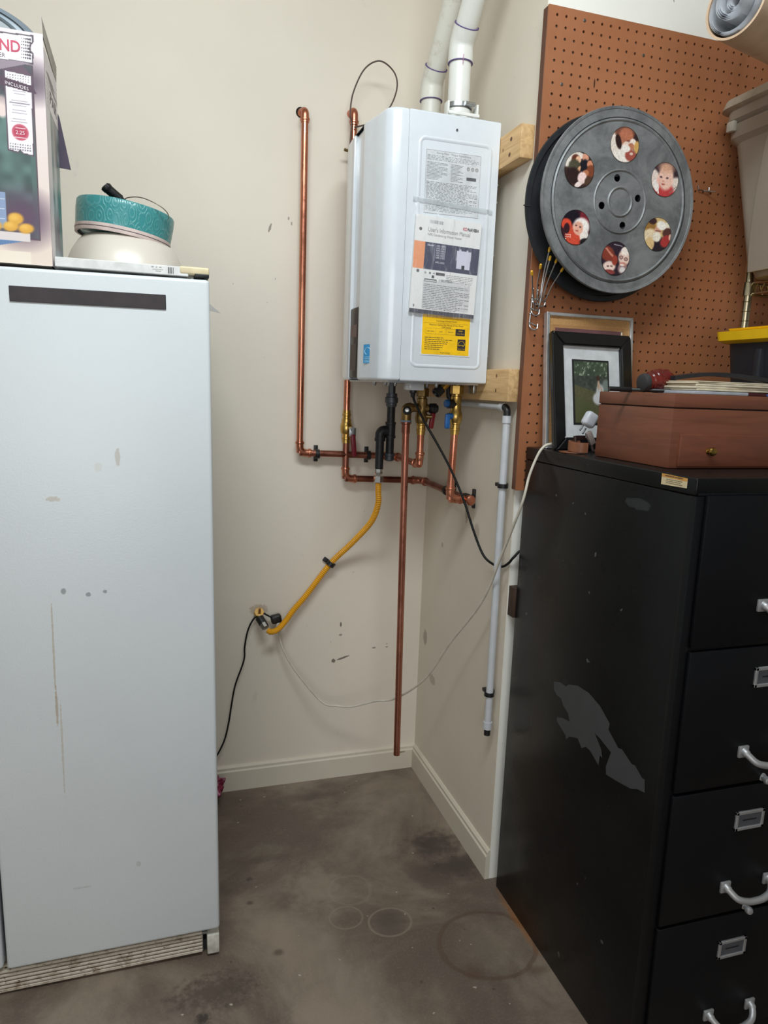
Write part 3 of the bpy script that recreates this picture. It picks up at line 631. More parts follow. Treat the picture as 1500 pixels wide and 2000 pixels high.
# ------------------------------------------------------------------ manual in a clear bag taped on the side
mn = thing('user_manual', (-.18, -.545, 1.66), 'printed user manual with a navy and orange band inside the clear bag', 'manual')
ang = math.radians(-2.2)
PM = Plane((-.2835, YN-.008, 1.6655), (math.cos(ang), 0, math.sin(ang)), (-math.sin(ang)+.035*0, .000, math.cos(ang))); mw, mh = .190, .252
def man(X, Y):
    im = canvas(X, (228, 227, 226)); R = lambda a, b, c2, d, col, al=1.: rct(im, X, Y, a*mw, b*mh, c2*mw, d*mh, col, al)
    R(0, .46, .17, .735, (232, 150, 104)); R(.165, .46, 1, .735, (58, 58, 84)); 
    n = vnoise(X+Y*.4, X*.3, 90, 3)[..., None]*.0+1
    R(.20, .70, .28, .708, (190, 190, 200)); R(.315, .55, .319, .72, (150, 150, 170))
    pg(im, X, Y, [(mw*.66, mh*.505), (mw*.87, mh*.505), (mw*.875, mh*.69), (mw*.655, mh*.69)], (208, 206, 222))
    R(.760, .54, .765, .69, (176, 174, 194)); R(.742, .50, .79, .545, (34, 34, 42)); R(.69, .688, .72, .705, (200, 200, 216)); R(.80, .688, .83, .705, (200, 200, 216))
    R(.18, .06, .90, .35, (206, 205, 206)); R(0, 0, 1, .045, (66, 64, 78)); R(0, .0, .06, .03, (40, 40, 52))
    ell(im, X, Y, .08*mw, .86*mh, .0042, .0042, (96, 94, 96), 0, .1); ell(im, X, Y, .085*mw, .435*mh, .0042, .0042, (96, 94, 96), 0, .1); ell(im, X, Y, .06*mw, .075*mh, .0018, .004, (110, 106, 106))
    R(.36, .412, .50, .44, (72, 70, 74)); ell(im, X, Y, .20*mw, .425*mh, .003, .003, (140, 140, 142)); ell(im, X, Y, .27*mw, .425*mh, .003, .003, (110, 110, 112)); ell(im, X, Y, .33*mw, .425*mh, .003, .002, (140, 140, 142)); R(.30, .375, .34, .405, (70, 70, 74))
    R(.19, .335, .38, .365, (46, 46, 50)); R(.195, .34, .37, .352, (200, 200, 200))
    return im
obj('pages', prism(B(), [PM.p(x, y, -.006) for x, y in ((0, 0), (mw, 0), (mw, mh), (0, mh))], PM.n*.0058), mat('paper_white', (226, 226, 224), .6), mn)
cv = paint('cover', PM, mw, mh, 150, 200, man, mn, painted_mat('manual_print', .4))
R = [(.215*mw+i*.0022, .93*mh, .215*mw+i*.0022+random.choice((.0007, .0014)), .962*mh) for i in range(17)]
R += [(.41*mw+i*.0022, .348*mh, .41*mw+i*.0022+random.choice((.0007, .0014)), .372*mh) for i in range(18)]
R += textlines(.52*mw, .93*mw, .425*mh, 5, .0042, .0009, 8, .3)
R += textlines(.19*mw, .90*mw, .31*mh, 16, .0045, .0012, 9, .4)
obj('fine_print', quads(PM, R, .0009), mat('label_ink', (128, 130, 134), .6), mn)
Mt = lambda s, x, y, sz, m, al='LEFT', xs=1., b=0.: text('lettering', s, PM, x*mw, y*mh, sz, m, mn, h=.0012, align=al, xs=xs, bold=b)
Mt("User's Information Manual", .19, .845, .0155, m_gink, xs=.74); Mt('NPE Condensing Water Heater', .19, .805, .0085, m_gink, xs=.9)
Mt('KD', .715, .905, .0105, crim, xs=.9, b=.0003); Mt('NAVIEN', .79, .905, .0105, m_ink, xs=.85, b=.0004)
pw = mat('paper_ink_white', (214, 214, 226), .5); Mt('Model', .20, .70, .0075, pw)
for k, s_ in enumerate(('NPE-180A2', 'NPE-210A2', 'NPE-240A2', 'NPE-150S2', 'NPE-180S2', 'NPE-210S2', '', 'NPE-240S2')): Mt(s_, .335, .70-k*.024, .0068, pw, xs=.85)
t = NT('clear_plastic_film'); p = t.coord()
t.b.inputs['Base Color'].default_value = (.9, .92, .94, 1); t.b.inputs['Roughness'].default_value = .12
w = t.noise(t.scale(p, (3, 1, .6)), 26, 4, .6, 1.2); t.l(t.ramp(w, .48, .78, .06, .26), t.b.inputs['Alpha']); t.bump(t.noise(t.scale(p, (3, 1, .7)), 11, 3, .5, 1.5), .8, .012)
m_film = t.m
bg = thing('plastic_bag', (-.175, -.55, 1.655), 'clear crinkled plastic bag taped to the water heater side', 'bag')
PG = Plane((-.2895, YN-.0125, 1.655), (1, 0, 0), (0, 0, 1)); gw, gh = .235, .308
nx, ny = 60, 80; xs_ = np.linspace(0, 1, nx); ys_ = np.linspace(0, 1, ny)
bm = B(); V = []
for j, yv in enumerate(ys_):
    row = []
    for i, xv in enumerate(xs_):
        wv = float(vnoise(np.array(xv*.23+yv*.05), np.array(yv*.12+xv*.02), 45, 11))*.005 + float(vnoise(np.array(xv*.3), np.array(yv*.3), 60, 2))*.0015
        edge = min(xv, 1-xv)/.10; dz = .0 if edge > 1 else -(1-edge)**2*.010; top = max(0, (yv-.82)/.18)
        sx = xv*(gw-.010*math.sin(yv*3)*(1 if xv > .5 else -.3)) - .004*yv
        row.append(bm.verts.new(PG.p(sx + .010*yv, yv*gh - .018*(xv)*top, max(-.0105, wv+dz-.010*top))))
    V.append(row)
for j in range(ny-1):
    for i in range(nx-1): bm.faces.new((V[j][i], V[j][i+1], V[j+1][i+1], V[j+1][i]))
obj('film', bm, m_film, bg, recalc=False, ang=180)
m_seal = mat('bag_seal', (206, 212, 216), .3, alpha=.35)
obj('seal_strip', bx((-.283, YN-.0032, 1.944), (-.052, YN-.0016, 1.956), bev=.0005, seg=1, X=Matrix.Translation((-.17, 0, 1.95)) @ Matrix.Rotation(.055, 4, 'Y') @ Matrix.Translation((.17, 0, -1.95))), m_seal, bg)

# ------------------------------------------------------------------ PVC vents
m_pvc = mat('white_pvc', (226, 226, 220), .35, var=.03, vscale=14)
t = NT('dusty_pvc'); p = t.coord(); t.l(t.mix(t.math('MULTIPLY', t.ramp(t.noise(p, 22, 5, .7), .5, .72), .5), srgb((218, 216, 206)), srgb((176, 158, 132))), t.b.inputs['Base Color']); t.b.inputs['Roughness'].default_value = .4; m_pvc2 = t.m
m_pur = mat('purple_primer', (92, 72, 124), .5)
def vent(x, y, z0, zj, label, m, upper):
    r, R = .0302, .0345
    t = thing('vent_pipe', (x, y, z0), label, 'pipe', 'white vent pipes above the water heater')
    obj('lower_pipe', tb([(x, y, z0), (x, y, zj+.01)], r, 32), m, t)
    d = Vector((0.02, -math.sin(math.radians(40)), math.cos(math.radians(40)))).normalized()
    q = Vector((x, y, zj+.047)); e = q+d*.047
    P = [(x, y, zj), (x, y, zj+.018)] + arc((x, y, zj+.01), q, e, .045, 10) + [e-d*.001, e]
    obj('elbow', tb(P, [R]*2+[R*.97]*(len(P)-4)+[R, R], 32), m, t)
    obj('primer_ring', lt((x, y, zj-.001), (0, 0, 1), [(-.0012, r), (-.0012, R+.0001), (.0006, R+.0003), (.0006, r)], 32, closed=True), m_pur, t)
    obj('primer_ring', lt(e, d, [(.0012, r), (.0012, R+.0001), (-.0006, R+.0003), (-.0006, r)], 32, closed=True), m_pur, t)
    obj('upper_pipe', tb([e-d*.01, e+d*((H-.018-e.z)/d.z)], r, 32), m, t)
    return t, e, d
L_ = (H-.02-(2.357+.058+.043))/.766
t, e, d = vent(-.119, -.42, 2.172, 2.352, 'nearer white vent pipe with hose clamp collar on the water heater top', m_pvc, .52)
obj('collar', lt((-.119, -.42, 2.174), (0, 0, 1), [(0, .044), (.030, .044), (.034, .037), (.054, .0365), (.054, .031), (0, .031)], 32, closed=True), m_pvc, t)
obj('hose_clamp', lt((-.119, -.42, 2.232), (0, 0, 1), [(0, .0385), (.0115, .0385), (.0105, .0310), (0, .0310)], 32, closed=True), m_zn, t)
obj('clamp_screw', tb([(-.115, -.461, 2.238), (-.085, -.459, 2.238)], [.0055, .0055], 12), m_zn, t)
for dx in (-.046, .040): obj('collar_tab', bx((-.119+dx, -.458, 2.190), (-.113+dx, -.43, 2.240), bev=.001), m_pvc, t)
obj('collar_brace', bx((-.165, -.466, 2.205), (-.073, -.460, 2.213), bev=.001), m_pvc, t)
for c0, c1 in (((-.125, -.4515, 2.338), (-.125, -.4515, 2.361)), ): obj('primer_mark', tb([Vector(c0)+Vector((0, -.0022, 0)), Vector(c1)+Vector((0, -.0045, 0))], .0008, 6), mat('pink_primer', (190, 110, 170), .5), t)
t, e, d = vent(-.120, -.20, 2.172, 2.330, 'farther white vent pipe rising from the water heater top, scuffed brown', m_pvc2, .62)
obj('collar', lt((-.12, -.20, 2.174), (0, 0, 1), [(0, .040), (.02, .040), (.02, .031), (0, .031)], 32, closed=True), m_pvc, t)

# ------------------------------------------------------------------ copper piping
def copper(name, c1, c2, rough):
    t = NT(name); p = t.coord(); f = t.ramp(t.noise(t.scale(p, (1, 1, .35)), 9, 5, .6), .35, .7)
    t.l(t.mix(f, srgb(c1), srgb(c2)), t.b.inputs['Base Color']); t.b.inputs['Metallic'].default_value = 1.; t.b.inputs['Roughness'].default_value = rough
    t.l(t.ramp(t.noise(p, 30, 3), .3, .7, rough-.06, rough+.1), t.b.inputs['Roughness']); return t.m
m_cu = copper('bright_copper', (216, 148, 120), (176, 106, 84), .26)
m_cud = copper('dull_copper', (176, 116, 98), (130, 80, 66), .34)
m_brass = mat('brass', (206, 170, 96), .28, 1., var=.1); m_brd = mat('dull_brass', (150, 124, 80), .42, 1., var=.12)
RC = .0111; RF = .0128
def pipe(p0, p1, par, m=None, r=RC): obj('pipe', tb([p0, p1], r, 24), m or m_cu, par)
def bead(c, d, par, m=None, r=RF):
    obj('press_bead', lt(c, d, [(-.009, r), (-.0045, r), (-.0035, r+.0022), (0, r+.0028), (.0035, r+.0022), (.0045, r), (.007, r), (.007, RC-.0005), (-.009, RC-.0005)], 28, closed=True), m or m_cu, par)
def elbow(a, q, b, par, m=None, rad=.022, ext=.012):
    a, q, b = Vector(a), Vector(q), Vector(b); u = (a-q).normalized(); w = (b-q).normalized(); m = m or m_cu
    P = [q+u*(rad+ext)] + arc(a, q, b, rad, 10) + [q+w*(rad+ext)]
    obj('elbow', tb(P, RF, 24), m, par); bead(q+u*(rad+ext), u, par, m); bead(q+w*(rad+ext), w, par, m)
YP = -.030
HZ = 1.229
hot = thing('copper_hot_water_pipe', (-.478, YP, HZ), 'left copper pipe from the wall down, right along the wall to the red-handled valve', 'pipe', 'copper water pipes')
T1 = (-.477, YP, 2.300); Q1 = (-.478, YP, HZ+.004); Q2 = (-.137, YP, HZ-.006); Q3 = (-.137, -.285, HZ-.006); V1 = (-.137, -.285, 1.330)
obj('wall_elbow', tb([(-.485, .004, 2.310), (-.482, -.010, 2.310)] + arc((-.48, 0, 2.310), (-.477, YP, 2.310), T1, .014, 8) + [(-.477, YP, 2.285)], RF, 24), m_cu, hot)
obj('escutcheon_hole', lt((-.485, -.0006, 2.312), (0, -1, 0), [(0, 0), (0, .016), (.001, .016), (.001, 0)], 20), mat('dark_hole', (30, 22, 18), .9), hot)
bead((-.477, YP, 2.283), (0, 0, 1), hot)
pipe(T1, Q1, hot); elbow(T1, Q1, Q2, hot); pipe(Q1, Q2, hot, m_cud)
elbow(Q1, Q2, Q3, hot); pipe(Q2, Q3, hot); elbow(Q2, Q3, V1, hot); pipe(Q3, V1, hot)
obj('brass_adapter', lt((-.137, -.285, 1.318), (0, 0, 1), [(0, RC), (0, .0135), (.012, .0135), (.013, .0155), (.018, .0155), (.019, .0135), (.03, .0135), (.032, .0165), (.038, .0165), (.038, 0)], 24), m_brass, hot)
def hexnut(c, d, r, L, m, par, name='hex_nut', n=6):
    bm = lt(c, d, [(0, 0), (0, r*.93), (.0015, r), (L-.0015, r), (L, r*.93), (L, 0)], n); obj(name, bm, m, par, ang=30)
def valve_body(x, y, z, par, m):
    obj('valve_body', lt((x, y, z), (0, 0, 1), [(0, 0), (0, .0165), (.006, .019), (.018, .021), (.030, .019), (.036, .016), (.058, .015), (.062, .0165), (.078, .0165), (.080, .014), (.10, .014), (.10, 0)], 24), m, par)
    hexnut((x, y, z+.085), (0, 0, 1), .020, .026, m, par, 'union_nut')
    obj('gasket_ring', lt((x, y, z+.112), (0, 0, 1), [(0, 0), (0, .017), (.004, .017), (.004, 0)], 20), mat('pale_blue_plastic', (120, 146, 170), .5), par)
    obj('nipple', tb([(x, y, z+.11), (x, y, Z0+.004)], .0135, 20), m, par)
valve_body(-.137, -.285, 1.353, hot, m_brd)
# red lever and black pressure knob of the hot valve, copper relief discharge
obj('lever', bx((-.112, -.300, 1.338), (-.097, -.286, 1.388), bev=.004, seg=2, X=Matrix.Translation((-.105, -.293, 1.36)) @ Matrix.Rotation(.12, 4, 'Y') @ Matrix.Translation((.105, .293, -1.36))), mat('red_vinyl', (142, 22, 34), .4), hot)
obj('lever_hub', lt((-.137, -.293, 1.376), (1, -.3, 0), [(0, 0), (0, .007), (.030, .007), (.030, 0)], 14), m_brd, hot)
rv = thing('relief_discharge_pipe', (-.188, -.29, .21), 'long vertical copper drain pipe hanging down to just above the floor', 'pipe', 'copper water pipes')
obj('pipe', tb([(-.190, -.29, 1.352), (-.175, -.29, .222)], [RC, RC], 24), m_cu if 0 else copper('long_copper', (200, 136, 116), (158, 98, 82), .3), rv)
obj('pipe_opening', lt((-.175, -.29, .2222), (0, 0, -1), [(0, RC*.82), (.0004, RC*.82), (.0004, 0)], 20), mat('dark_hole', (30, 22, 18), .9), rv)
obj('socket', lt((-.190, -.29, 1.322), (0, 0, 1), [(0, RC), (0, .0132), (.028, .0132), (.030, .0165), (.040, .0165), (.040, 0)], 24), m_cud, rv)
obj('relief_body', tb(smooth([(-.190, -.29, 1.360), (-.190, -.29, 1.378), (-.188, -.288, 1.398), (-.17, -.287, 1.402), (-.14, -.286, 1.402), (-.118, -.286, 1.402)], 5), [.0155]*9+[.0165]*6+[.0135]*11, 20), m_brd, rv)
obj('gauge_port', lt((-.190, -.296, 1.392), (-.35, -1, .15), [(0, 0), (0, .0135), (.012, .0135), (.014, .0085), (.02, .008), (.02, 0)], 20), m_blk, rv)
obj('port_screw', lt((-.196, -.312, 1.395), (-.35, -1, .15), [(0, 0), (0, .0075), (.006, .006), (.007, 0)], 16), m_zn, rv)
obj('black_knob', lt((-.119, -.286, 1.402), (1, -.05, -.02), [(0, 0), (0, .009), (.006, .012), (.008, .0155), (.02, .0165), (.028, .0165), (.03, .012), (.034, .012), (.034, 0)], 24), m_blk, rv)
obj('blue_ring', lt((-.190, -.29, 1.358), (0, 0, 1), [(0, .0125), (0, .0172), (.005, .0172), (.005, .0125)], 20, closed=True), mat('pale_blue_plastic', (120, 146, 170), .5), rv)

CZ = 1.138
cold = thing('copper_cold_water_pipe', (-.313, YP, CZ), 'copper pipe behind the heater that turns the corner to the blue-handled valve', 'pipe', 'copper water pipes')
A0 = (-.318, YP, 2.300); A1 = (-.316, YP, CZ+.006); A2 = (-.030, YP, CZ-.002); A3 = (-.030, -.432, CZ-.006); A4 = (-.088, -.432, CZ-.006); A5 = (-.083, -.432, 1.350)
obj('wall_elbow', tb([(-.322, .004, 2.330), (-.32, -.010, 2.330)] + arc((-.32, 0, 2.330), (-.318, YP-.002, 2.330), A0, .014, 8) + [(-.318, YP-.002, 2.30)], RF, 24), m_cu, cold)
bead((-.318, YP-.002, 2.296), (0, 0, 1), cold)
pipe(A0, (-.317, YP, 1.375), cold, m_cu)
elbow(A0, A1, A2, cold); pipe((-.316, YP, 1.30), A1, cold, m_cud); pipe(A1, A2, cold, copper('brown_copper', (150, 92, 74), (108, 62, 50), .36)); elbow(A1, A2, A3, cold, m_cud)
pipe(A2, A3, cold, m_cud)
obj('tee', tb([(-.030, -.405, CZ-.006), (-.030, -.460, CZ-.006)], RF+.001, 24), m_cu, cold); bead((-.030, -.405, CZ-.006), (0, 1, 0), cold); obj('end_cap', lt((-.030, -.452, CZ-.006), (0, -1, 0), [(0, .0155), (.010, .0155), (.014, .012), (.016, 0)], 24), m_cu, cold)
pipe(A3, A4, cold); elbow(A3, A4, A5, cold); pipe(A4, A5, cold)
# ball valve with a dark red lever on the vertical run
obj('valve_body', lt((-.3165, YP, 1.268), (0, 0, 1), [(0, RC), (0, .0138), (.012, .0138), (.014, .0155), (.020, .0155), (.022, .0135), (.030, .0135), (.034, .018), (.044, .0205), (.058, .0205), (.066, .018), (.070, .0165), (.082, .0165), (.084, .0135), (.092, .0135), (.094, .0155), (.100, .0155), (.102, .0135), (.112, .0135), (.112, RC)], 24), m_brass, cold)
lv = obj('lever', bx((-.310, YP-.036, 1.222), (-.293, YP-.024, 1.300), bev=.005, seg=3, X=Matrix.Translation((-.30, 0, 1.31)) @ Matrix.Rotation(-.10, 4, 'Y') @ Matrix.Translation((.30, 0, -1.31))), mat('dark_red_vinyl', (112, 20, 36), .35), cold)
obj('lever_plate', bx((-.314, YP-.033, 1.292), (-.290, YP-.029, 1.322), bev=.002), m_zn, cold)
obj('lever_nut', lt((-.304, YP-.010, 1.318), (0, -1, 0), [(0, 0), (0, .008), (.022, .008), (.025, .007), (.025, 0)], 6), m_zn, cold)
# the cold inlet valve
obj('brass_adapter', lt((-.083, -.432, 1.330), (0, 0, 1), [(0, RC), (0, .0135), (.012, .0135), (.013, .0155), (.018, .0155), (.019, .0135), (.03, .0135), (.032, .0165), (.038, .0165), (.038, 0)], 24), m_brass, cold)
valve_body(-.083, -.432, 1.365, cold, m_brass)
m_blue = mat('blue_vinyl', (30, 92, 156), .4)
obj('lever_hub', lt((-.083, -.436, 1.385), (-1, -.25, 0), [(0, 0), (0, .009), (.030, .009), (.034, .007), (.034, 0)], 16), m_blue, cold)
obj('lever', bx((-.124, -.455, 1.348), (-.108, -.444, 1.392), bev=.004, seg=2), m_blue, cold)
obj('drain_port', lt((-.083, -.436, 1.420), (-1, -.15, .05), [(0, 0), (0, .010), (.016, .010), (.018, .0135), (.030, .0145), (.030, 0)], 18), m_blk, cold)
obj('drain_cap', lt((-.111, -.440, 1.4215), (-1, -.15, .05), [(0, 0), (0, .0115), (.010, .0115), (.012, .009), (.012, 0)], 14), m_blue, cold)
dv = thing('condensate_trap', (-.125, -.44, 1.47), 'short slanted brass drain stub with black cap under the water heater', 'fitting')
d_ = Vector((-.72, -.15, -.68)).normalized(); c_ = Vector((-.118, -.44, Z0+.004))
obj('stub', tb([c_, c_+d_*.042], .0125, 20), m_brass, dv)
obj('cap', lt(c_+d_*.030, d_, [(0, 0), (0, .0155), (.022, .0155), (.024, .012), (.018, .010), (.018, 0)], 20), m_blk, dv)

# ------------------------------------------------------------------ gas line
m_iron = mat('black_iron', (38, 39, 42), .45, .3, var=.15, vscale=80); m_irong = mat('grey_iron', (84, 88, 94), .45, .5, var=.15)
gx, gy = -.205, -.18; g2x = -.240
gs = thing('gas_line', (gx, gy, 1.2), 'black iron gas pipe with tee and drip leg under the water heater', 'pipe')
def cyl(name, c, d, prof, m, n=24): obj(name, lt(c, d, prof, n), m, gs)
cyl('nipple', (gx, gy, 1.44), (0, 0, 1), [(0, 0), (0, .0125), (.045, .0125), (.045, 0)], m_irong, 8)
cyl('union', (gx, gy, 1.400), (0, 0, 1), [(0, 0), (0, .016), (.006, .018), (.012, .018), (.014, .0215), (.030, .0215), (.032, .018), (.044, .018), (.044, 0)], m_irong)
cyl('nipple', (gx, gy, 1.345), (0, 0, 1), [(0, 0), (0, .0135), (.06, .0135), (.06, 0)], m_iron)
cyl('tee', (gx, gy, 1.298), (0, 0, 1), [(0, 0), (0, .0178), (.008, .0178), (.009, .0160), (.044, .0160), (.045, .0178), (.053, .0178), (.053, 0)], m_iron)
cyl('nipple', (gx, gy, 1.245), (0, 0, 1), [(0, 0), (0, .0135), (.06, .0135), (.06, 0)], m_iron)
cyl('cap', (gx, gy, 1.222), (0, 0, 1), [(0, 0), (0, .011), (.004, .0155), (.016, .0155), (.017, .0178), (.026, .0178), (.026, 0)], m_irong)
obj('elbow', tb([(gx-.01, gy, 1.322), (gx-.018, gy, 1.322)] + arc((gx-.01, gy, 1.322), (g2x, gy, 1.322), (g2x, gy, 1.29), .014, 8) + [(g2x, gy, 1.295)], .0165, 24), m_iron, gs)
cyl('nipple', (g2x, gy, 1.196), (0, 0, 1), [(0, 0), (0, .0138), (.10, .0138), (.10, 0)], m_iron)
cyl('elbow_collar', (g2x, gy, 1.288), (0, 0, 1), [(0, 0), (0, .0178), (.010, .0178), (.010, 0)], m_iron)
hexnut((g2x, gy, 1.176), (0, 0, 1), .0125, .022, mat('bright_steel', (214, 218, 222), .2, 1.), gs)
hexnut((g2x, gy, 1.150), (0, 0, 1), .0165, .022, mat('bright_steel', (214, 218, 222), .2, 1.), gs, 'flare_nut')
hs = thing('yellow_gas_hose', (-.4, -.03, .62), 'yellow ribbed flexible gas hose curving from the gas pipe to the wall stub', 'hose')
path = smooth([(g2x, gy, 1.152), (g2x+.001, -.178, 1.12), (-.236, -.170, 1.074), (-.247, -.13, 1.006), (-.295, -.07, .922), (-.362, -.030, .839), (-.443, -.030, .733), (-.492, -.038, .680), (-.520, -.050, .648), (-.551, -.066, .622), (-.576, -.072, .616), (-.589, -.066, .622)], 10)
# resample evenly and rib
def resample(P, step):
    out = [P[0]]; acc = 0
    for a, b in zip(P, P[1:]):
        L = (b-a).length
        if L < 1e-9: continue
        while acc+L >= step:
            t_ = (step-acc)/L; a = a.lerp(b, t_); out.append(a.copy()); L = (b-a).length; acc = 0
        acc += L
    return out
RP = resample(path, .0016)
obj('hose', tube(B(), RP, [.0098+.0009*math.sin(i*PI/2) for i in range(len(RP))], 18), mat('yellow_hose_jacket', (226, 160, 20), .42, var=.04), hs)
st = thing('gas_wall_stub', (-.61, -.02, .64), 'gas stub with brass valve where the yellow hose meets the wall', 'fitting')
obj('stub', tb([(-.611, .003, .660), (-.611, -.030, .660)], .0125, 20), m_iron, st)
obj('yellow_nut', lt((-.611, -.012, .664), (0, -.6, .5), [(0, 0), (0, .0165), (.010, .018), (.018, .0165), (.018, 0)], 8), mat('yellow_brass_paint', (222, 168, 52), .4), st, ang=20)
obj('valve_lug', tb([(-.611, -.028, .672), (-.611, -.036, .690)], .004, 10), mat('rusty_brass', (150, 96, 40), .5), st)
dd = Vector((.024, -.042, -.038)).normalized(); c0 = Vector((-.611, -.030, .655))
obj('elbow_body', tb([c0, c0+dd*.026], .0145, 20), m_blk, st)
obj('steel_nut', lt(c0+dd*.020, dd, [(0, 0), (0, .0135), (.024, .0135), (.026, .010), (.026, 0)], 8), mat('grey_steel', (160, 158, 152), .35, 1.), st, ang=20)

# ------------------------------------------------------------------ clips
m_clip = mat('black_clip_plastic', (20, 20, 22), .45)
def clip(name, c, along, normal, rp, L, label, grp, hw=.007, off=None):
    """talon clip: a bar across the pipe flat to the wall and a hoop round the pipe"""
    c = Vector(c); a = Vector(along).normalized(); n = Vector(normal).normalized(); b = a.cross(n)
    t = thing(name, c, label, 'clip', grp); Xm = Matrix((b, a, n)).transposed().to_4x4(); Xm.translation = c
    off = off if off is not None else .03
    bm = B(); box(bm, (-L/2, -hw, 0), (L/2, hw, .008), bev=.0015, X=Xm); obj('bar', bm, m_clip, t)
    bm = lt(c+n*off-a*hw, a, [(0, rp+.0006), (0, rp+.0046), (2*hw, rp+.0046), (2*hw, rp+.0006)], 24, closed=True); obj('hoop', bm, m_clip, t)
    if off-rp > .009: obj('post', bx((-rp*.9, -hw, .004), (rp*.9, hw, off-rp*.75), X=Xm), m_clip, t)
G = 'black pipe clips on the walls'
clip('pipe_clip', (-.417, 0, HZ), (1, 0, 0), (0, -1, 0), RC, .056, 'black clip on the left copper pipe near its bottom bend', G)
clip('pipe_clip', (-.235, 0, HZ-.003), (1, 0, 0), (0, -1, 0), RC, .056, 'black clip on the copper pipe behind the gas pipe', G)
clip('pipe_clip', (0, -.268, CZ-.004), (0, 1, 0), (-1, 0, 0), RC, .060, 'black clip holding the copper pipe in the room corner', G)
clip('pipe_clip', (0, -.424, CZ-.006), (0, 1, 0), (-1, 0, 0), RC+.0016, .060, 'black clip behind the capped copper end', G)
clip('hose_clip', (-.361, -.0, .838), (-.6, 0, -.8), (0, -1, 0), .0108, .050, 'slanted black clip holding the yellow gas hose', G, hw=.008)

# condensate pipe
cd_ = thing('condensate_pipe', (-.022, -.65, .46), 'white plastic condensate pipe with black end on the return wall', 'pipe')
m_pv = mat('milky_pvc', (196, 198, 202), .35, var=.03)
obj('pipe', tb([(-.024, -.30, 1.4215), (-.024, -.632, 1.4205)], .0085, 20), m_pv, cd_)
obj('coupling', lt((-.024, -.295, 1.4215), (0, -1, 0), [(0, 0), (0, .012), (.022, .012), (.024, .010), (.024, 0)], 20), m_pv, cd_)
obj('inlet_elbow', tb([(-.024, -.30, 1.4215), (-.034, -.285, 1.424), (-.045, -.28, 1.44), (-.05, -.28, Z0+.006)], .0085, 16), m_blk, cd_)
obj('coupling', lt((-.024, -.612, 1.4205), (0, -1, 0), [(0, 0), (0, .0115), (.018, .0115), (.018, 0)], 20), m_pv, cd_)
obj('elbow', tb(arc((-.024, -.62, 1.4205), (-.024, -.650, 1.4205), (-.024, -.650, 1.38), .016, 8)+[(-.024, -.650, 1.392)], .0100, 20), m_blk, cd_)
obj('coupling', lt((-.024, -.650, 1.378), (0, 0, 1), [(0, 0), (0, .0125), (.020, .0125), (.020, 0)], 20), m_pv, cd_)
obj('pipe', tb([(-.024, -.650, 1.385), (-.024, -.655, .490)], .0105, 20), m_pv, cd_)
obj('coupling', lt((-.024, -.655, .482), (0, 0, 1), [(0, 0), (0, .0135), (.022, .0135), (.022, 0)], 20), m_pv, cd_)
obj('end_piece', lt((-.024, -.655, .462), (0, 0, 1), [(0, 0), (0, .0095), (.022, .0095), (.022, 0)], 20), m_blk, cd_)
for z, lab in ((1.205, 'upper black hook clip on the white condensate pipe'), (.590, 'lower black hook clip on the white condensate pipe')):
    t = thing('hook_clip', (0, -.652, z), lab, 'clip', G)
    obj('hoop', lt((-.024, -.6525, z-.006), (0, 0, 1), [(0, .0110), (0, .0148), (.012, .0148), (.012, .0110)], 24, closed=True), m_clip, t)
    obj('arm', bx((-.030, -.640, z-.005), (-.001, -.615, z+.005), bev=.0015), m_clip, t)
    obj('hook', bx((-.010, -.622, z-.008), (0, -.610, z+.010), bev=.0015), m_clip, t)

# ground wire loop and bonding clamp
gw_ = thing('copper_ground_wire', (-.33, -.05, 2.1), 'thin brown wire looping up behind the water heater top corner', 'wire')
obj('wire', tube(B(), smooth([(-.326, -.040, 2.09), (-.329, -.045, 2.15), (-.334, -.052, 2.22), (-.332, -.056, 2.28), (-.336, -.05, 2.315), (-.330, -.06, 2.373), (-.301, -.08, 2.437), (-.258, -.10, 2.459), (-.212, -.10, 2.436), (-.199, -.10, 2.393), (-.221, -.10, 2.331), (-.262, -.08, 2.292), (-.301, -.06, 2.279), (-.322, -.05, 2.275)]), .0024, 10), mat('brown_wire', (72, 52, 42), .45), gw_)
bct = thing('ground_clamp', (-.3175, YP, 2.196), 'small brass grounding clamp on the copper pipe beside the heater', 'clamp')
obj('ring', lt((-.3175, YP, 2.196), (0, 0, 1), [(0, .0115), (0, .0155), (.014, .0155), (.014, .0115)], 20, closed=True), m_brd, bct)
obj('screw', tb([(-.333, -.045, 2.203), (-.352, -.050, 2.205)], .0045, 10), m_brd, bct)

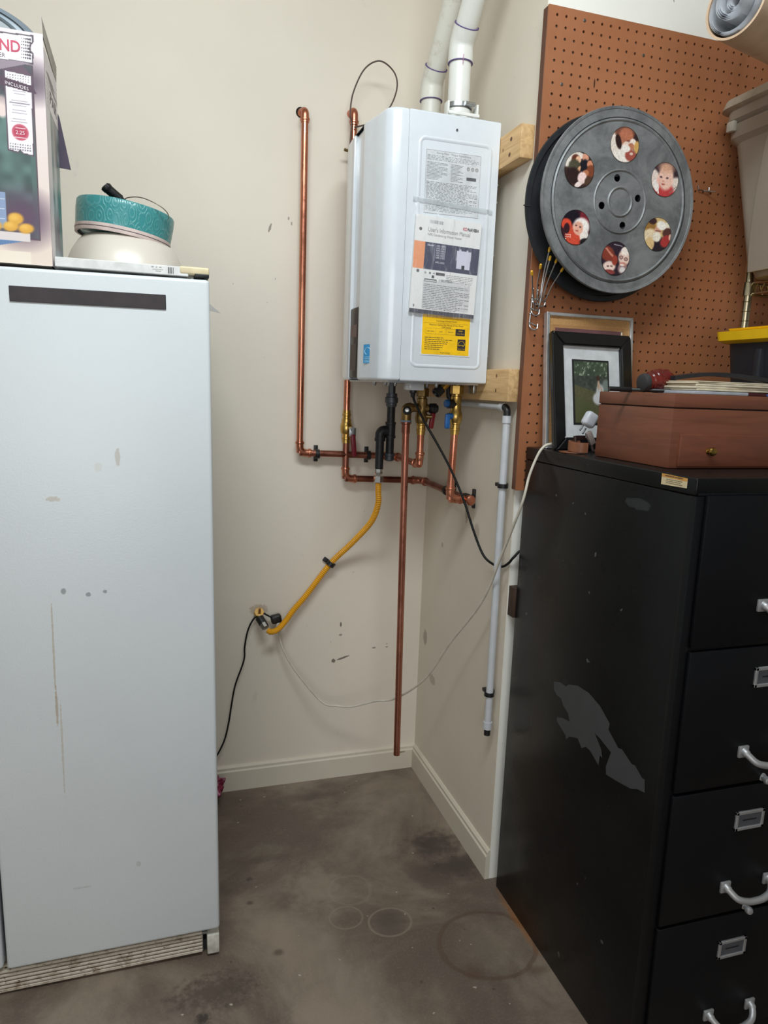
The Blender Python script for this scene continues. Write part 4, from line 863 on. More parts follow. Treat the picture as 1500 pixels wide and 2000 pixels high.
# ------------------------------------------------------------------ cords
tag(obj('heater_power_cord', tube(B(), smooth([(-.212, -.405, Z0-.040), (-.206, -.412, 1.42), (-.180, -.43, 1.365), (-.143, -.45, 1.30), (-.105, -.475, 1.225), (-.075, -.51, 1.14), (-.052, -.545, 1.05), (-.035, -.580, .99), (-.018, -.615, .970), (-.008, -.650, .972), (-.006, -.685, .992), (.0, -.698, 1.01), (.03, -.698, 1.03), (.09, -.698, 1.00)]), .0036, 12), mat('black_cord', (11, 11, 12), .55, spec=.3)), 'black power cord drooping from the water heater to behind the filing cabinet', 'cord')
wc = thing('white_extension_cord', (-.54, -.05, .6), 'thin off-white extension cord sagging from the wall to the cabinet top', 'cord')
m_wc = mat('off_white_cord', (206, 198, 184), .4)
obj('cord', tube(B(), smooth([(-.544, -.032, .600), (-.530, -.035, .54), (-.485, -.05, .456), (-.395, -.08, .344), (-.345, -.10, .332), (-.292, -.125, .335), (-.225, -.17, .368), (-.170, -.24, .405), (-.108, -.35, .517), (-.078, -.47, .682), (-.050, -.62, .862), (-.045, -.72, 1.034), (-.042, -.80, 1.178), (-.026, -.80, 1.252), (-.006, -.80, 1.305), (.010, -.80, 1.327), (.030, -.798, 1.334), (.055, -.796, 1.330), (.085, -.795, 1.3265)]), .0036, 12), m_wc, wc)
obj('connector', bx((-.556, -.044, .598), (-.536, -.020, .640), bev=.004, X=Matrix.Translation((-.546, 0, .62)) @ Matrix.Rotation(.18, 4, 'Y') @ Matrix.Translation((.546, 0, -.62))), mat('connector_plastic', (196, 190, 180), .4), wc)
bcd = thing('black_appliance_cord', (-.6, -.03, .65), 'black cord from the wall connector running down behind the refrigerator', 'cord')
obj('cord', tube(B(), smooth([(-.565, -.032, .652), (-.585, -.024, .662), (-.60, -.022, .668), (-.628, -.022, .652), (-.650, -.024, .610), (-.661, -.024, .55), (-.664, -.024, .50), (-.694, -.024, .41), (-.708, -.024, .33), (-.717, -.024, .27), (-.735, -.026, .20), (-.775, -.030, .13), (-.83, -.03, .08)]), .0030, 12), mat('black_cord', (11, 11, 12), .55, spec=.3), bcd)
obj('plug', bx((-.572, -.046, .634), (-.535, -.018, .664), bev=.007, seg=3, X=Matrix.Translation((-.553, 0, .65)) @ Matrix.Rotation(-.2, 4, 'Y') @ Matrix.Translation((.553, 0, -.65))), m_blk, bcd)
# ------------------------------------------------------------------ pegboard
PY0 = -.708; pth = .005; PX0, PX1 = -.012, 1.20; PZ0, PZ1 = 1.20, 2.392
t = NT('hardboard'); p = t.geo()
c = t.mix(t.ramp(t.noise(p, 3, 5, .6), .3, .7), srgb((150, 94, 60)), srgb((166, 107, 72)))
c = t.mix(t.math('MULTIPLY', t.ramp(t.noise(t.scale(p, (1, 1, .25)), 8, 5, .7), .52, .75), .3), c, srgb((112, 66, 42)))
c = t.mix(t.math('MULTIPLY', t.spot(p, (.13, -.708, 2.235), (.0025, .1, .012), 0, 20), .9), c, srgb((52, 28, 18)))
t.l(c, t.b.inputs['Base Color']); t.b.inputs['Roughness'].default_value = .5; m_peg = t.m
pg_ = thing('pegboard', (.2, -.70, PZ0), 'large brown hardboard pegboard with rows of holes on the right wall', 'pegboard')
sp = .0254; r_h = .0036; bm = B()
hx0, hz0 = .012, 2.372
ncol = int((PX1-hx0)/sp); nrow = int((hz0-PZ0)/sp)
def cell(x0, x1, z0, z1, cx, cz):
    N = 8; out = []; inn = []
    for k in range(N):
        a = PI/4*k; dx, dz = math.cos(a), math.sin(a)
        ox = x1 if dx > .3 else x0 if dx < -.3 else cx; oz = z1 if dz > .3 else z0 if dz < -.3 else cz
        out.append(bm.verts.new((ox, PY0, oz))); inn.append((bm.verts.new((cx+r_h*dx, PY0, cz+r_h*dz)), bm.verts.new((cx+r_h*dx, PY0+pth, cz+r_h*dz))))
    for k in range(N):
        j = (k+1) % N; bm.faces.new((out[k], out[j], inn[j][0], inn[k][0])); bm.faces.new((inn[k][0], inn[j][0], inn[j][1], inn[k][1]))
def q4(x0, x1, z0, z1):
    bm.faces.new([bm.verts.new((x, PY0, z)) for x, z in ((x0, z0), (x1, z0), (x1, z1), (x0, z1))])
for i in range(ncol):
    for j in range(nrow):
        cx = hx0+i*sp; cz = hz0-j*sp; cell(cx-sp/2, cx+sp/2, cz-sp/2, cz+sp/2, cx, cz)
gx0, gx1 = hx0-sp/2, hx0-sp/2+ncol*sp; gz1 = hz0+sp/2; gz0 = gz1-nrow*sp
q4(PX0, gx0, PZ0, PZ1) if gx0 > PX0 else None; q4(gx1, PX1, PZ0, PZ1); q4(gx0, gx1, gz1, PZ1); q4(gx0, gx1, PZ0, gz0)
for a, b in (((PX0, PZ0), (PX1, PZ0)), ((PX1, PZ0), (PX1, PZ1)), ((PX1, PZ1), (PX0, PZ1)), ((PX0, PZ1), (PX0, PZ0))):
    bm.faces.new([bm.verts.new(v) for v in ((a[0], PY0, a[1]), (b[0], PY0, b[1]), (b[0], PY0+pth, b[1]), (a[0], PY0+pth, a[1]))])
bmesh.ops.remove_doubles(bm, verts=bm.verts[:], dist=1e-5)
obj('board', bm, m_peg, pg_, ang=20)
m_edge = wood('pegboard_frame_wood', (108, 66, 46), (82, 48, 34), sc=(30, 30, 4))
for lo, hi in (((PX0+.0004, PY0+pth+.0004, PZ0+.0005), (PX0+.016, D3-.0005, PZ1-.0005)), ((PX0+.016, PY0+pth+.0005, PZ1-.018), (PX1, D3-.0005, PZ1)), ((PX0+.016, PY0+pth+.0005, PZ0), (PX1, D3-.0005, PZ0+.018))):
    obj('batten', bx(lo, hi, bev=.0008, seg=1), m_edge, pg_)
for (i, j) in ((3, 0), (10, 2), (1, 6), (25, 0)):
    obj('screw', lt((hx0+i*sp, PY0, hz0-j*sp), (0, -1, 0), [(-.001, 0), (-.001, .004), (.0008, .0040), (.0014, .0025), (.0008, 0)], 10), mat('grey_screw', (104, 98, 92), .4, .7), pg_)
# bits visible behind the cabinet's back edge
tag(obj('wood_scrap', bx((.002, -.7125, .84), (.05, -.6805, .925), bev=.001), mat('dark_stained_wood', (62, 42, 30), .7)), 'dark wood scrap wedged between the wall corner and the filing cabinet', 'wood')

# ------------------------------------------------------------------ film reel of photographs
RX, RZ = .172, 1.938; RYF = -.800
t = NT('galvanised_steel'); p = t.coord(); f = t.noise(p, 9, 6, .7, .6)
c = t.mix(t.ramp(f, .32, .68), srgb((98, 100, 102)), srgb((140, 142, 143))); c = t.mix(t.math('MULTIPLY', t.ramp(t.noise(p, 60, 4), .5, .8), .25), c, srgb((160, 162, 164)))
t.l(c, t.b.inputs['Base Color']); t.b.inputs['Metallic'].default_value = .35; t.b.inputs['Roughness'].default_value = .5; m_galv = t.m
m_reeld = mat('dark_steel', (52, 54, 57), .45, .5, var=.1)
rl_ = thing('film_reel_photo_frame', (RX, -.755, RZ-.22), 'large grey metal film reel holding six round family photographs on the pegboard', 'photo frame')
FR = .2185; HOLES = [(-6.5, .048), (83, .048), (173.5, .048), (263, .048)]
# front disc with real holes: polar grid cut by small discs -> built as ring + plates
def disc_with_holes(yf, yb, R, holes):
    bm = B(); n = 96
    import itertools
    outer = [bm.verts.new((RX+R*math.cos(2*PI*k/n), yf, RZ+R*math.sin(2*PI*k/n))) for k in range(n)]
    es = [bm.edges.new((outer[k], outer[(k+1) % n])) for k in range(n)]
    for (a, d, r) in holes:
        hc = (RX+d*math.cos(math.radians(a)), RZ+d*math.sin(math.radians(a)))
        hv = [bm.verts.new((hc[0]+r*math.cos(2*PI*k/20), yf, hc[1]+r*math.sin(2*PI*k/20))) for k in range(20)]
        es += [bm.edges.new((hv[k], hv[(k+1) % 20])) for k in range(20)]
    r = bmesh.ops.triangle_fill(bm, edges=es, use_beauty=True, use_dissolve=False)
    fs_ = [f for f in bm.faces]
    r = bmesh.ops.extrude_face_region(bm, geom=fs_); bmesh.ops.translate(bm, verts=[e for e in r['geom'] if isinstance(e, bmesh.types.BMVert)], vec=(0, yb-yf, 0)); return bm
obj('front_flange', disc_with_holes(RYF, RYF+.002, FR, [(15, .053, .0088), (104, .056, .0088), (195, .053, .0088), (284, .056, .0088)]), m_galv, rl_, ang=30)
ringp = lambda r, w, h: [(0, r-w), (h*.7, r-w*.6), (h, r), (h*.7, r+w*.6), (0, r+w)]
obj('rolled_rim', lt((RX, RYF+.001, RZ), (0, -1, 0), [(-.010, FR-.0015), (.0, FR+.001), (.003, FR-.0005), (.002, FR-.006), (-.001, FR-.008)], 96), m_galv, rl_)
obj('outer_bead', lt((RX, RYF, RZ), (0, -1, 0), ringp(.188, .0035, .0028), 96), m_galv, rl_)
obj('outer_groove', lt((RX, RYF-.0003, RZ), (0, -1, 0), [(0, .1925), (.0003, .1935), (0, .1945)], 96), m_reeld, rl_)
obj('hub_bead', lt((RX, RYF, RZ), (0, -1, 0), ringp(.0735, .003, .0026), 72), m_galv, rl_)
obj('centre_bead', lt((RX, RYF, RZ), (0, -1, 0), ringp(.0335, .0035, .0032), 48), m_galv, rl_)
obj('hub', lt((RX, RYF+.002, RZ), (0, 1, 0), [(0, .066), (.045, .066), (.045, .060), (0, .060)], 48, closed=True), m_reeld, rl_)
obj('back_flange', lt((RX-.004, -.738, RZ-.006), (0, -1, 0), [(0, 0), (0, FR+.008), (.004, FR+.010), (.008, FR+.008), (.008, FR-.004), (.003, FR-.006), (.003, 0)], 96), m_reeld, rl_)
obj('flange_seam', bx((RX-FR-.0185, -.7475, RZ-.022), (RX-FR-.001, -.7445, RZ-.0195)), mat('black_ink', (40, 38, 40), .6), rl_)
obj('drum', lt((RX, -.740, RZ), (0, -1, 0), [(0, .168), (.058, .168)], 72), m_reeld, rl_)
obj('hanger', tb([(RX, -.738, RZ+.05), (RX, -.700, RZ+.055)], .004, 10), mat('zinc', (178, 180, 182), .35, 1.), rl_)
PR0 = .041
def photo(cx, cz, func, lab):
    n = 74; pl = Plane((cx-PR0, RYF-.0012, cz-PR0), (1, 0, 0), (0, 0, 1))
    def f(X, Y):
        im = func(X/PR0-1, Y/PR0-1); g = vnoise(X, Y, 420, 6)[..., None]; im = im*(.92+.16*g)
        d = np.sqrt((X-PR0)**2+(Y-PR0)**2); im[d > PR0*.965] *= .55; return im
    th = np.linspace(0, 1, 26)
    # disc grid: squares mapped to a circle so the edge is smooth
    o = paint('photo', pl, 2*PR0, 2*PR0, n, n, lambda X, Y: f(*circ(X, Y)), rl_, m_photo, lift=.0)
    co = np.empty(len(o.data.vertices)*3); o.data.vertices.foreach_get('co', co); co = co.reshape(-1, 3)
    org = np.array(ORG[rl_.name]); x = co[:, 0]+org[0]-cx; z = co[:, 2]+org[2]-cz
    X2, Z2 = circ(x+PR0, z+PR0); co[:, 0] = X2-PR0+cx-org[0]; co[:, 2] = Z2-PR0+cz-org[2]; o.data.vertices.foreach_set('co', co.ravel()); o.data.update()
    o['label'] = lab
def circ(X, Y):
    u, v = X/PR0-1, Y/PR0-1; return (u*np.sqrt(np.clip(1-v*v/2, 0, 1))+1)*PR0, (v*np.sqrt(np.clip(1-u*u/2, 0, 1))+1)*PR0
m_photo = painted_mat('glossy_photo_print', .25)
e_ = ell
def f1(X, Y):  # adult's dark head leaning over a baby
    im = canvas(X, (44, 28, 30)); e_(im, X, Y, -.2, -.55, 1.0, .75, (232, 222, 212), -10); e_(im, X, Y, -.65, .1, .45, .6, (226, 212, 200)); e_(im, X, Y, -.1, .75, .75, .42, (118, 72, 58)); e_(im, X, Y, .05, .45, .50, .50, (176, 108, 82), -20)
    e_(im, X, Y, -.45, .12, .2, .42, (44, 26, 26), 20); e_(im, X, Y, .25, .20, .16, .1, (132, 74, 58)); e_(im, X, Y, .15, .0, .28, .2, (224, 200, 186)); e_(im, X, Y, .8, .35, .2, .25, (48, 34, 34)); e_(im, X, Y, .55, .12, .25, .28, (232, 216, 204)); e_(im, X, Y, .45, -.05, .22, .2, (180, 116, 88))
    e_(im, X, Y, .85, -.05, .2, .35, (206, 160, 92)); e_(im, X, Y, .45, -.55, .38, .32, (158, 78, 66)); e_(im, X, Y, .5, -.45, .12, .08, (220, 190, 176)); e_(im, X, Y, .1, -.2, .3, .2, (236, 226, 218)); return im
def f2(X, Y):  # baby in red bib
    im = canvas(X, (52, 36, 44)); e_(im, X, Y, -.8, -.05, .42, .6, (226, 208, 198), 20); e_(im, X, Y, .75, -.35, .45, .6, (228, 212, 202), -30); e_(im, X, Y, .0, -.75, .75, .62, (186, 60, 62)); e_(im, X, Y, -.6, -.4, .2, .35, (236, 226, 220), 20); e_(im, X, Y, .05, .1, .56, .70, (234, 190, 172))
    e_(im, X, Y, .05, .70, .52, .3, (206, 158, 132), 0, .5); e_(im, X, Y, -.3, .12, .1, .06, (92, 70, 76)); e_(im, X, Y, .15, .10, .1, .06, (92, 70, 76)); e_(im, X, Y, -.12, -.10, .09, .06, (214, 150, 132)); e_(im, X, Y, -.1, -.28, .14, .05, (178, 92, 88)); e_(im, X, Y, -.45, -.1, .12, .14, (240, 180, 164), 0, .8)
    for k in range(5): e_(im, X, Y, .45+.1*k, -.7+.09*k, .05, .03, (110, 120, 110))
    pg(im, X, Y, [(-.7, -.35), (-.6, -.38), (-.5, -.72), (-.58, -.75)], (240, 230, 226)); pg(im, X, Y, [(-.5, -.55), (-.42, -.55), (-.35, -.85), (-.45, -.85)], (240, 230, 226)); return im
def f3(X, Y):  # child in cap beside a rug
    im = canvas(X, (206, 176, 120)); e_(im, X, Y, .8, .5, .5, .3, (232, 222, 200)); e_(im, X, Y, -.55, .35, .4, .4, (150, 110, 56)); e_(im, X, Y, .75, .12, .4, .32, (82, 46, 44)); e_(im, X, Y, .2, -.8, .75, .65, (34, 26, 36)); e_(im, X, Y, .70, -.35, .48, .34, (164, 50, 50), 25); e_(im, X, Y, .95, -.1, .12, .2, (226, 180, 160))
    e_(im, X, Y, -.6, -.15, .55, .42, (228, 206, 172), 20); e_(im, X, Y, -.55, -.65, .35, .45, (214, 182, 130), -20); e_(im, X, Y, .0, .25, .26, .26, (216, 162, 138)); e_(im, X, Y, .22, .55, .34, .26, (238, 232, 222), -10); e_(im, X, Y, .0, .2, .22, .05, (140, 90, 80)); e_(im, X, Y, -.05, -.15, .30, .30, (232, 222, 206)); e_(im, X, Y, -.45, .75, .3, .2, (58, 34, 36)); return im
def f4(X, Y):  # bearded man with glasses and a child
    im = canvas(X, (44, 30, 42)); e_(im, X, Y, -.6, .25, .55, .42, (132, 58, 44), -30); pg(im, X, Y, [(-.8, .55), (-.7, .6), (-.1, .1), (-.2, .02)], (200, 128, 108)); pg(im, X, Y, [(-.2, .85), (.4, .78), (.4, .72), (-.2, .80)], (150, 140, 150))
    e_(im, X, Y, .62, .12, .42, .48, (232, 200, 186)); e_(im, X, Y, .68, .5, .32, .25, (240, 226, 216)); e_(im, X, Y, .58, -.55, .36, .34, (150, 124, 122)); e_(im, X, Y, .55, -.62, .2, .18, (216, 206, 204)); e_(im, X, Y, .55, -.28, .26, .12, (206, 144, 128)); e_(im, X, Y, .5, -.33, .16, .05, (236, 220, 214)); 
    e_(im, X, Y, .40, .10, .14, .11, (50, 40, 44)); e_(im, X, Y, .40, .10, .11, .08, (190, 150, 140)); e_(im, X, Y, .74, .02, .14, .11, (50, 40, 44)); e_(im, X, Y, .74, .02, .11, .08, (190, 150, 140)); e_(im, X, Y, -.42, -.5, .46, .32, (236, 206, 194), 8); e_(im, X, Y, -.5, -.48, .1, .04, (92, 64, 62)); e_(im, X, Y, -.25, -.46, .1, .04, (92, 64, 62))
    e_(im, X, Y, -.38, -.72, .24, .05, (150, 70, 66)); e_(im, X, Y, -.4, -.82, .44, .14, (138, 62, 60)); e_(im, X, Y, -.05, -.1, .2, .3, (150, 60, 44)); return im
def f5(X, Y):  # baby in santa hat
    im = canvas(X, (56, 24, 34)); e_(im, X, Y, -.3, .6, .5, .4, (24, 18, 30)); e_(im, X, Y, -.65, .15, .35, .30, (214, 74, 52)); e_(im, X, Y, -.05, -.5, .62, .65, (206, 76, 54), 15); e_(im, X, Y, .55, .55, .3, .55, (120, 36, 46), 10); e_(im, X, Y, -.6, -.1, .2, .3, (52, 24, 32)); 
    e_(im, X, Y, .38, .08, .56, .50, (238, 230, 224)); e_(im, X, Y, .62, -.45, .3, .38, (236, 226, 218)); e_(im, X, Y, .18, -.02, .33, .38, (228, 170, 148)); e_(im, X, Y, .02, .12, .07, .05, (84, 58, 58)); e_(im, X, Y, .30, .05, .07, .05, (84, 58, 58)); e_(im, X, Y, .10, -.18, .1, .05, (176, 88, 80)); e_(im, X, Y, .75, -.8, .4, .25, (30, 24, 30))
    for k in range(9): e_(im, X, Y, -.62+.10*(k % 4), -.45-.12*(k//4), .035, .03, (244, 214, 200))
    return im
def f6(X, Y):  # family group round a child
    im = canvas(X, (60, 42, 38)); e_(im, X, Y, -.75, .5, .5, .35, (228, 216, 206), 40); e_(im, X, Y, -.15, .78, .4, .2, (226, 214, 202)); e_(im, X, Y, -.30, .55, .28, .28, (96, 50, 36)); e_(im, X, Y, -.12, .55, .18, .20, (226, 176, 146)); e_(im, X, Y, -.35, .15, .4, .4, (76, 72, 56)); e_(im, X, Y, .35, .72, .22, .24, (214, 150, 124)); e_(im, X, Y, .35, .2, .32, .42, (26, 24, 34))
    e_(im, X, Y, .68, .38, .2, .22, (206, 134, 104)); e_(im, X, Y, .75, .0, .28, .35, (124, 66, 44)); e_(im, X, Y, -.1, -.1, .1, .35, (216, 160, 124), -25); e_(im, X, Y, -.4, -.35, .5, .45, (46, 30, 30)); e_(im, X, Y, .45, -.12, .2, .18, (176, 110, 78)); e_(im, X, Y, .22, -.42, .3, .34, (236, 206, 202), -15); e_(im, X, Y, .0, -.8, .28, .14, (232, 212, 206), 30); e_(im, X, Y, .7, -.6, .3, .3, (78, 56, 44)); return im
for (ax, az, fn, lab) in ((.171, 2.070, f1, 'round photograph of an adult bending over a baby'), (.297, 2.004, f2, 'round photograph of a baby in a red bib'), (.291, 1.872, f3, 'round photograph of a child in a white cap'),
                          (.173, 1.803, f4, 'round photograph of a bearded man in glasses with a child'), (.052, 1.866, f5, 'round photograph of a baby in a white-trimmed hat'), (.050, 1.998, f6, 'round photograph of a family group with a child')):
    photo(ax, az, fn, lab)

# ------------------------------------------------------------------ pegboard hooks with yellow tips
m_hook = mat('plated_wire', (178, 178, 180), .3, 1.); m_tip = mat('yellow_tip', (232, 176, 40), .4)
GH = 'metal peg hooks with yellow tips'
def peghook(bx_, bz, t1, t2, lab):
    """a plier hook: back plate wire in two holes and two prongs rising outwards"""
    h = thing('peg_hook', (bx_, PY0-.004, bz), lab, 'hook', GH)
    y0 = PY0-.0045
    obj('wire', tube(B(), smooth([(bx_-.006, PY0+.004, bz+.024), (bx_-.006, y0-.002, bz+.024), (bx_-.006, y0-.001, bz-.004), (bx_-.001, y0-.012, bz-.016), (bx_+.006, y0-.020, bz-.014), (bx_+.010, y0-.016, bz-.002)]), .0019, 8), m_hook, h)
    for (tx, tz, ty), s in ((t1, -1), (t2, 1)):
        if tx is None: continue
        a = Vector((bx_+.004*s, y0-.012, bz-.004)); b = Vector((tx, ty, tz)); k = a.lerp(b, .12)+Vector((0, -.006, -.004))
        obj('prong', tube(B(), smooth([a, k, a.lerp(b, .5), b], 6), .0017, 8), m_hook, h)
        d = (b-a).normalized(); obj('tip', tb([b-d*.004, b+d*.001, b+d*.007, b+d*.0085], [.0030, .0034, .0030, .0012], 10), m_tip, h)
    obj('cross_wire', tb([(bx_-.010, y0-.003, bz+.002), (bx_+.012, y0-.010, bz-.006)], .0017, 8), m_hook, h)
N_ = (None, 0, 0)
peghook(.000, 1.703, (-.021, 1.771, -.772), (.006, 1.815, -.762), 'upper peg hook with yellow tips, left edge of the pegboard under the reel')
peghook(.014, 1.700, (.025, 1.789, -.766), (.042, 1.769, -.768), 'peg hook whose yellow tips touch the reel lower left edge')
peghook(-.001, 1.676, (-.045, 1.753, -.775), (.012, 1.795, -.757), 'peg hook with the leftmost yellow tip')
peghook(-.003, 1.640, N_, N_, 'lowest empty peg hook beside the silver frame')
sh = thing('wire_bracket', (.49, -.715, 2.02), 'small empty double wire hook on the pegboard right of the reel', 'hook')
bm = B(); tube(bm, [(.473, PY0+.003, 2.030), (.473, PY0-.004, 2.030), (.473, PY0-.006, 2.020), (.508, PY0-.006, 2.018), (.508, PY0-.004, 2.029), (.508, PY0+.003, 2.029)], .0016, 8); tube(bm, [(.49, PY0-.006, 2.019), (.515, PY0-.022, 2.016)], .0016, 8); obj('wire', bm, m_hook, sh)

# ------------------------------------------------------------------ filing cabinet
CX0, CX1, CYB, CYF, CH = .007, .467, -.715, -1.364, 1.32
t = NT('black_cabinet_paint'); p = t.geo()
c = t.mix(t.ramp(t.noise(p, 4, 5), .3, .7), srgb((15, 15, 15)), srgb((20, 20, 20)))
c = t.mix(t.math('MULTIPLY', t.ramp(t.noise(p, 38, 2, .4), .755, .775), .35), c, srgb((120, 122, 124)))
c = t.mix(t.math('MULTIPLY', t.spot(p, (.007, -1.20, 1.245), (.05, .045, .012), 1.0, 60), .30), c, srgb((70, 72, 74)))
t.l(c, t.b.inputs['Base Color']); t.l(t.ramp(t.noise(p, 5, 4), .3, .7, .24, .34), t.b.inputs['Roughness']); t.b.inputs['Specular IOR Level'].default_value = .2; t.bump(t.noise(p, 300, 2), .05, .0005); m_cab = t.m
m_cabf = mat('cabinet_front_paint', (9, 10, 14), .45, var=.05, spec=.25)
fc = thing('filing_cabinet', (.237, -1.04, 0), 'tall black four-drawer metal filing cabinet with a scraped grey patch on its side', 'filing cabinet')
bm = B(); box(bm, (CX0, CYF+.004, .0), (CX1, CYB, CH-.034), bev=.003); obj('body', bm, m_cab, fc)
bm = B(); box(bm, (CX0-.0012, CYF+.0035, CH-.0335), (CX1+.0012, CYB-.0, CH), bev=.004, seg=3); obj('top_cap', bm, m_cab, fc)
for lo, hi in (((CX0-.0006, CYF, .0005), (CX0+.019, CYF+.02, CH-.034)), ((CX1-.019, CYF, .0005), (CX1+.0006, CYF+.02, CH-.034)), ((CX0, CYF+.001, 0), (CX1, CYF+.02, .082)), ((CX0+.005, CYF+.001, CH-.0335), (CX1-.005, CYF+.02, CH-.028))):
    obj('front_frame', bx(lo, hi, bev=.0015), m_cabf, fc)
m_al = mat('satin_aluminium', (182, 182, 184), .48, .7, var=.03); m_gry = mat('label_card', (78, 80, 86), .6)
for k, (z0, z1) in enumerate(((.991, 1.2885), (.688, .986), (.388, .684), (.086, .384))):
    d = obj('drawer', bx((CX0+.021, CYF-.006, z0+.002), (CX1-.021, CYF+.016, z1-.001), bev=.003), m_cabf, fc)
    hz = (1.071, .763, .456, .144)[k]; lz = (1.222, .921, .605, .301)[k]; y = CYF-.006
    for x in (.184, .296): obj('handle_mount', bx((x-.0125, y-.006, hz-.012), (x+.0125, y, hz+.013), bev=.002), m_al, d)
    P = smooth([(.184, y-.001, hz+.003), (.186, y-.014, hz-.002), (.198, y-.026, hz-.014), (.220, y-.031, hz-.020), (.240, y-.032, hz-.021), (.260, y-.031, hz-.020), (.282, y-.026, hz-.014), (.294, y-.014, hz-.002), (.296, y-.001, hz+.003)], 6)
    obj('handle', tube(B(), P, [.0085]*6+[.0070]*(len(P)-12)+[.0085]*6, 14), m_al, d)
    bm = B(); a, b, w = (.189, lz-.021), (.291 if 0 else .262, lz+.021), .0065
    for r4 in ((a[0], a[1], b[0], a[1]+w), (a[0], b[1]-w, b[0], b[1]), (a[0], a[1], a[0]+w, b[1]), (b[0]-w, a[1], b[0], b[1])): box(bm, (r4[0], y-.0045, r4[1]), (r4[2], y+.0005, r4[3]), bev=.0008, seg=1)
    obj('label_holder', bm, m_al, d); cdz = obj('label_card', bx((a[0]+.005, y-.0015, a[1]+.005), (b[0]-.005, y, b[1]-.005)), m_gry, d)
    PC = Plane((a[0], y-.0016, a[1]), (1, 0, 0), (0, 0, 1))
    obj('card_writing', quads(PC, textlines(.020, .055, .0225, 1, .006, .0030, 6, 0)), m_blk, d)
    if k: 
        zz = z1+.004-.0+.006
        obj('thumb_latch', lt((.247, CYF-.004, zz+.003), (-.25, -1, .1), [(0, 0), (0, .0085), (.003, .0085), (.004, .004), (.012, .0038), (.014, .0075), (.019, .0085), (.024, .0065), (.026, 0)], 16), m_al, fc)
patch = [(-0.94,0.7479),(-0.9708,0.7577),(-0.9963,0.758),(-1.006,0.7673),(-1.0446,0.7807),(-1.0906,0.783),(-1.1363,0.7722),(-1.1772,0.749),(-1.175,0.7333),(-1.2145,0.71),(-1.227,0.7137),(-1.2632,0.6992),(-1.2731,0.7019),(-1.2996,0.6876),(-1.3072,0.6893),(-1.3114,0.662),(-1.2864,0.6557),(-1.2674,0.6451),(-1.2215,0.6355),(-1.1816,0.6289),(-1.178,0.6463),(-1.1911,0.6874),(-1.172,0.692),(-1.1474,0.6986),(-1.1278,0.7007),(-1.1556,0.676),(-1.163,0.6589),(-1.1533,0.6597),(-1.1514,0.6345),(-1.1154,0.6516),(-1.0977,0.6516),(-1.0814,0.6399),(-1.0633,0.6556),(-1.0274,0.6421),(-1.0156,0.628),(-1.0114,0.6372),(-0.9873,0.6464),(-0.9687,0.6538),(-0.9673,0.6636),(-0.9946,0.6744),(-1.0246,0.6793),(-1.0138,0.6965),(-0.9898,0.7063),(-0.9793,0.7193),(-0.9591,0.7185),(-0.943,0.7278)]
bm = B(); vs_ = [bm.verts.new((CX0-.0004, y, z)) for y, z in patch]; es_ = [bm.edges.new((vs_[i], vs_[(i+1) % len(vs_)])) for i in range(len(vs_))]; bmesh.ops.triangle_fill(bm, edges=es_, use_beauty=True, use_dissolve=False)
o = obj('worn_patch', bm, mat('bare_primer', (60, 62, 64), .55, var=.03), fc); o['label'] = 'grey worn patch'
PK = Plane((CX0-.0015, -1.265, 1.296), (0, -1, 0), (0, 0, 1))
s_ = obj('sticker', prism(B(), [PK.p(x, y) for x, y in ((0, 0), (.072, .002), (.072, .0205), (0, .0215))], PK.n*.0004), mat('cream_sticker', (206, 188, 150), .6), fc)
obj('sticker_band', poly(PK, [(0, .0155), (.072, .0145), (.072, .0206), (0, .0216)], .0006), mat('orange_sticker', (198, 142, 66), .6), s_)
obj('sticker_print', quads(PK, textlines(.010, .06, .0195, 1, .004, .0022, 5, 0)+textlines(.014, .060, .0125, 3, .0034, .0010, 9, .2), .0008), mat('sticker_ink', (92, 70, 52), .6), s_)

# ------------------------------------------------------------------ frames leaning on the pegboard
def lean_plane(x0, yb, yt, hgt, yawd=0.):
    th = math.asin((yt-yb)/hgt); r = Vector((math.cos(yawd), math.sin(yawd), 0)); u = Vector((0, math.sin(th), math.cos(th)))
    return Plane((x0, yb, CH+.001), r, u)
def framebars(pl, w, h, b, th, name, m, parent, dome=0):
    for (x0, y0, x1, y1, kk) in ((0, 0, w, b, 0), (0, h-b, w, h, 1), (0, 0, b, h, 2), (w-b, 0, w, h, 3)):
        pts = {0: [(0, 0), (w, 0), (w-b, b), (b, b)], 1: [(0, h), (b, h-b), (w-b, h-b), (w, h)], 2: [(0, 0), (b, b), (b, h-b), (0, h)], 3: [(w, 0), (w, h), (w-b, h-b), (w-b, b)]}[kk]
        bm = prism(B(), [pl.p(x, y, -th) for x, y in pts], pl.n*th)
        bmesh.ops.recalc_face_normals(bm, faces=bm.faces[:]); bmesh.ops.bevel(bm, geom=bm.edges[:], offset=dome or .001, segments=3 if dome else 1, affect='EDGES'); obj(name, bm, m, parent)
sf = thing('silver_picture_frame', (.16, -.75, CH), 'thin silver metal frame with burlap and violet mats behind the black frame', 'picture frame')
pl = lean_plane(.030, -.775, -.733, .352); w, h = .262, .352
framebars(pl, w, h, .0085, .018, 'frame_bar', mat('polished_aluminium', (216, 218, 220), .34, .75), sf)
t = NT('burlap_mat'); p = t.coord(); 
t.l(t.mix(t.ramp(t.noise(p, 420, 3), .3, .75), srgb((190, 146, 94)), srgb((160, 118, 72))), t.b.inputs['Base Color']); t.b.inputs['Roughness'].default_value = .85
obj('burlap_mat', prism(B(), [pl.p(x, y, -.010) for x, y in ((.006, .006), (w-.006, .006), (w-.006, h-.006), (.006, h-.006))], pl.n*.003), t.m, sf)
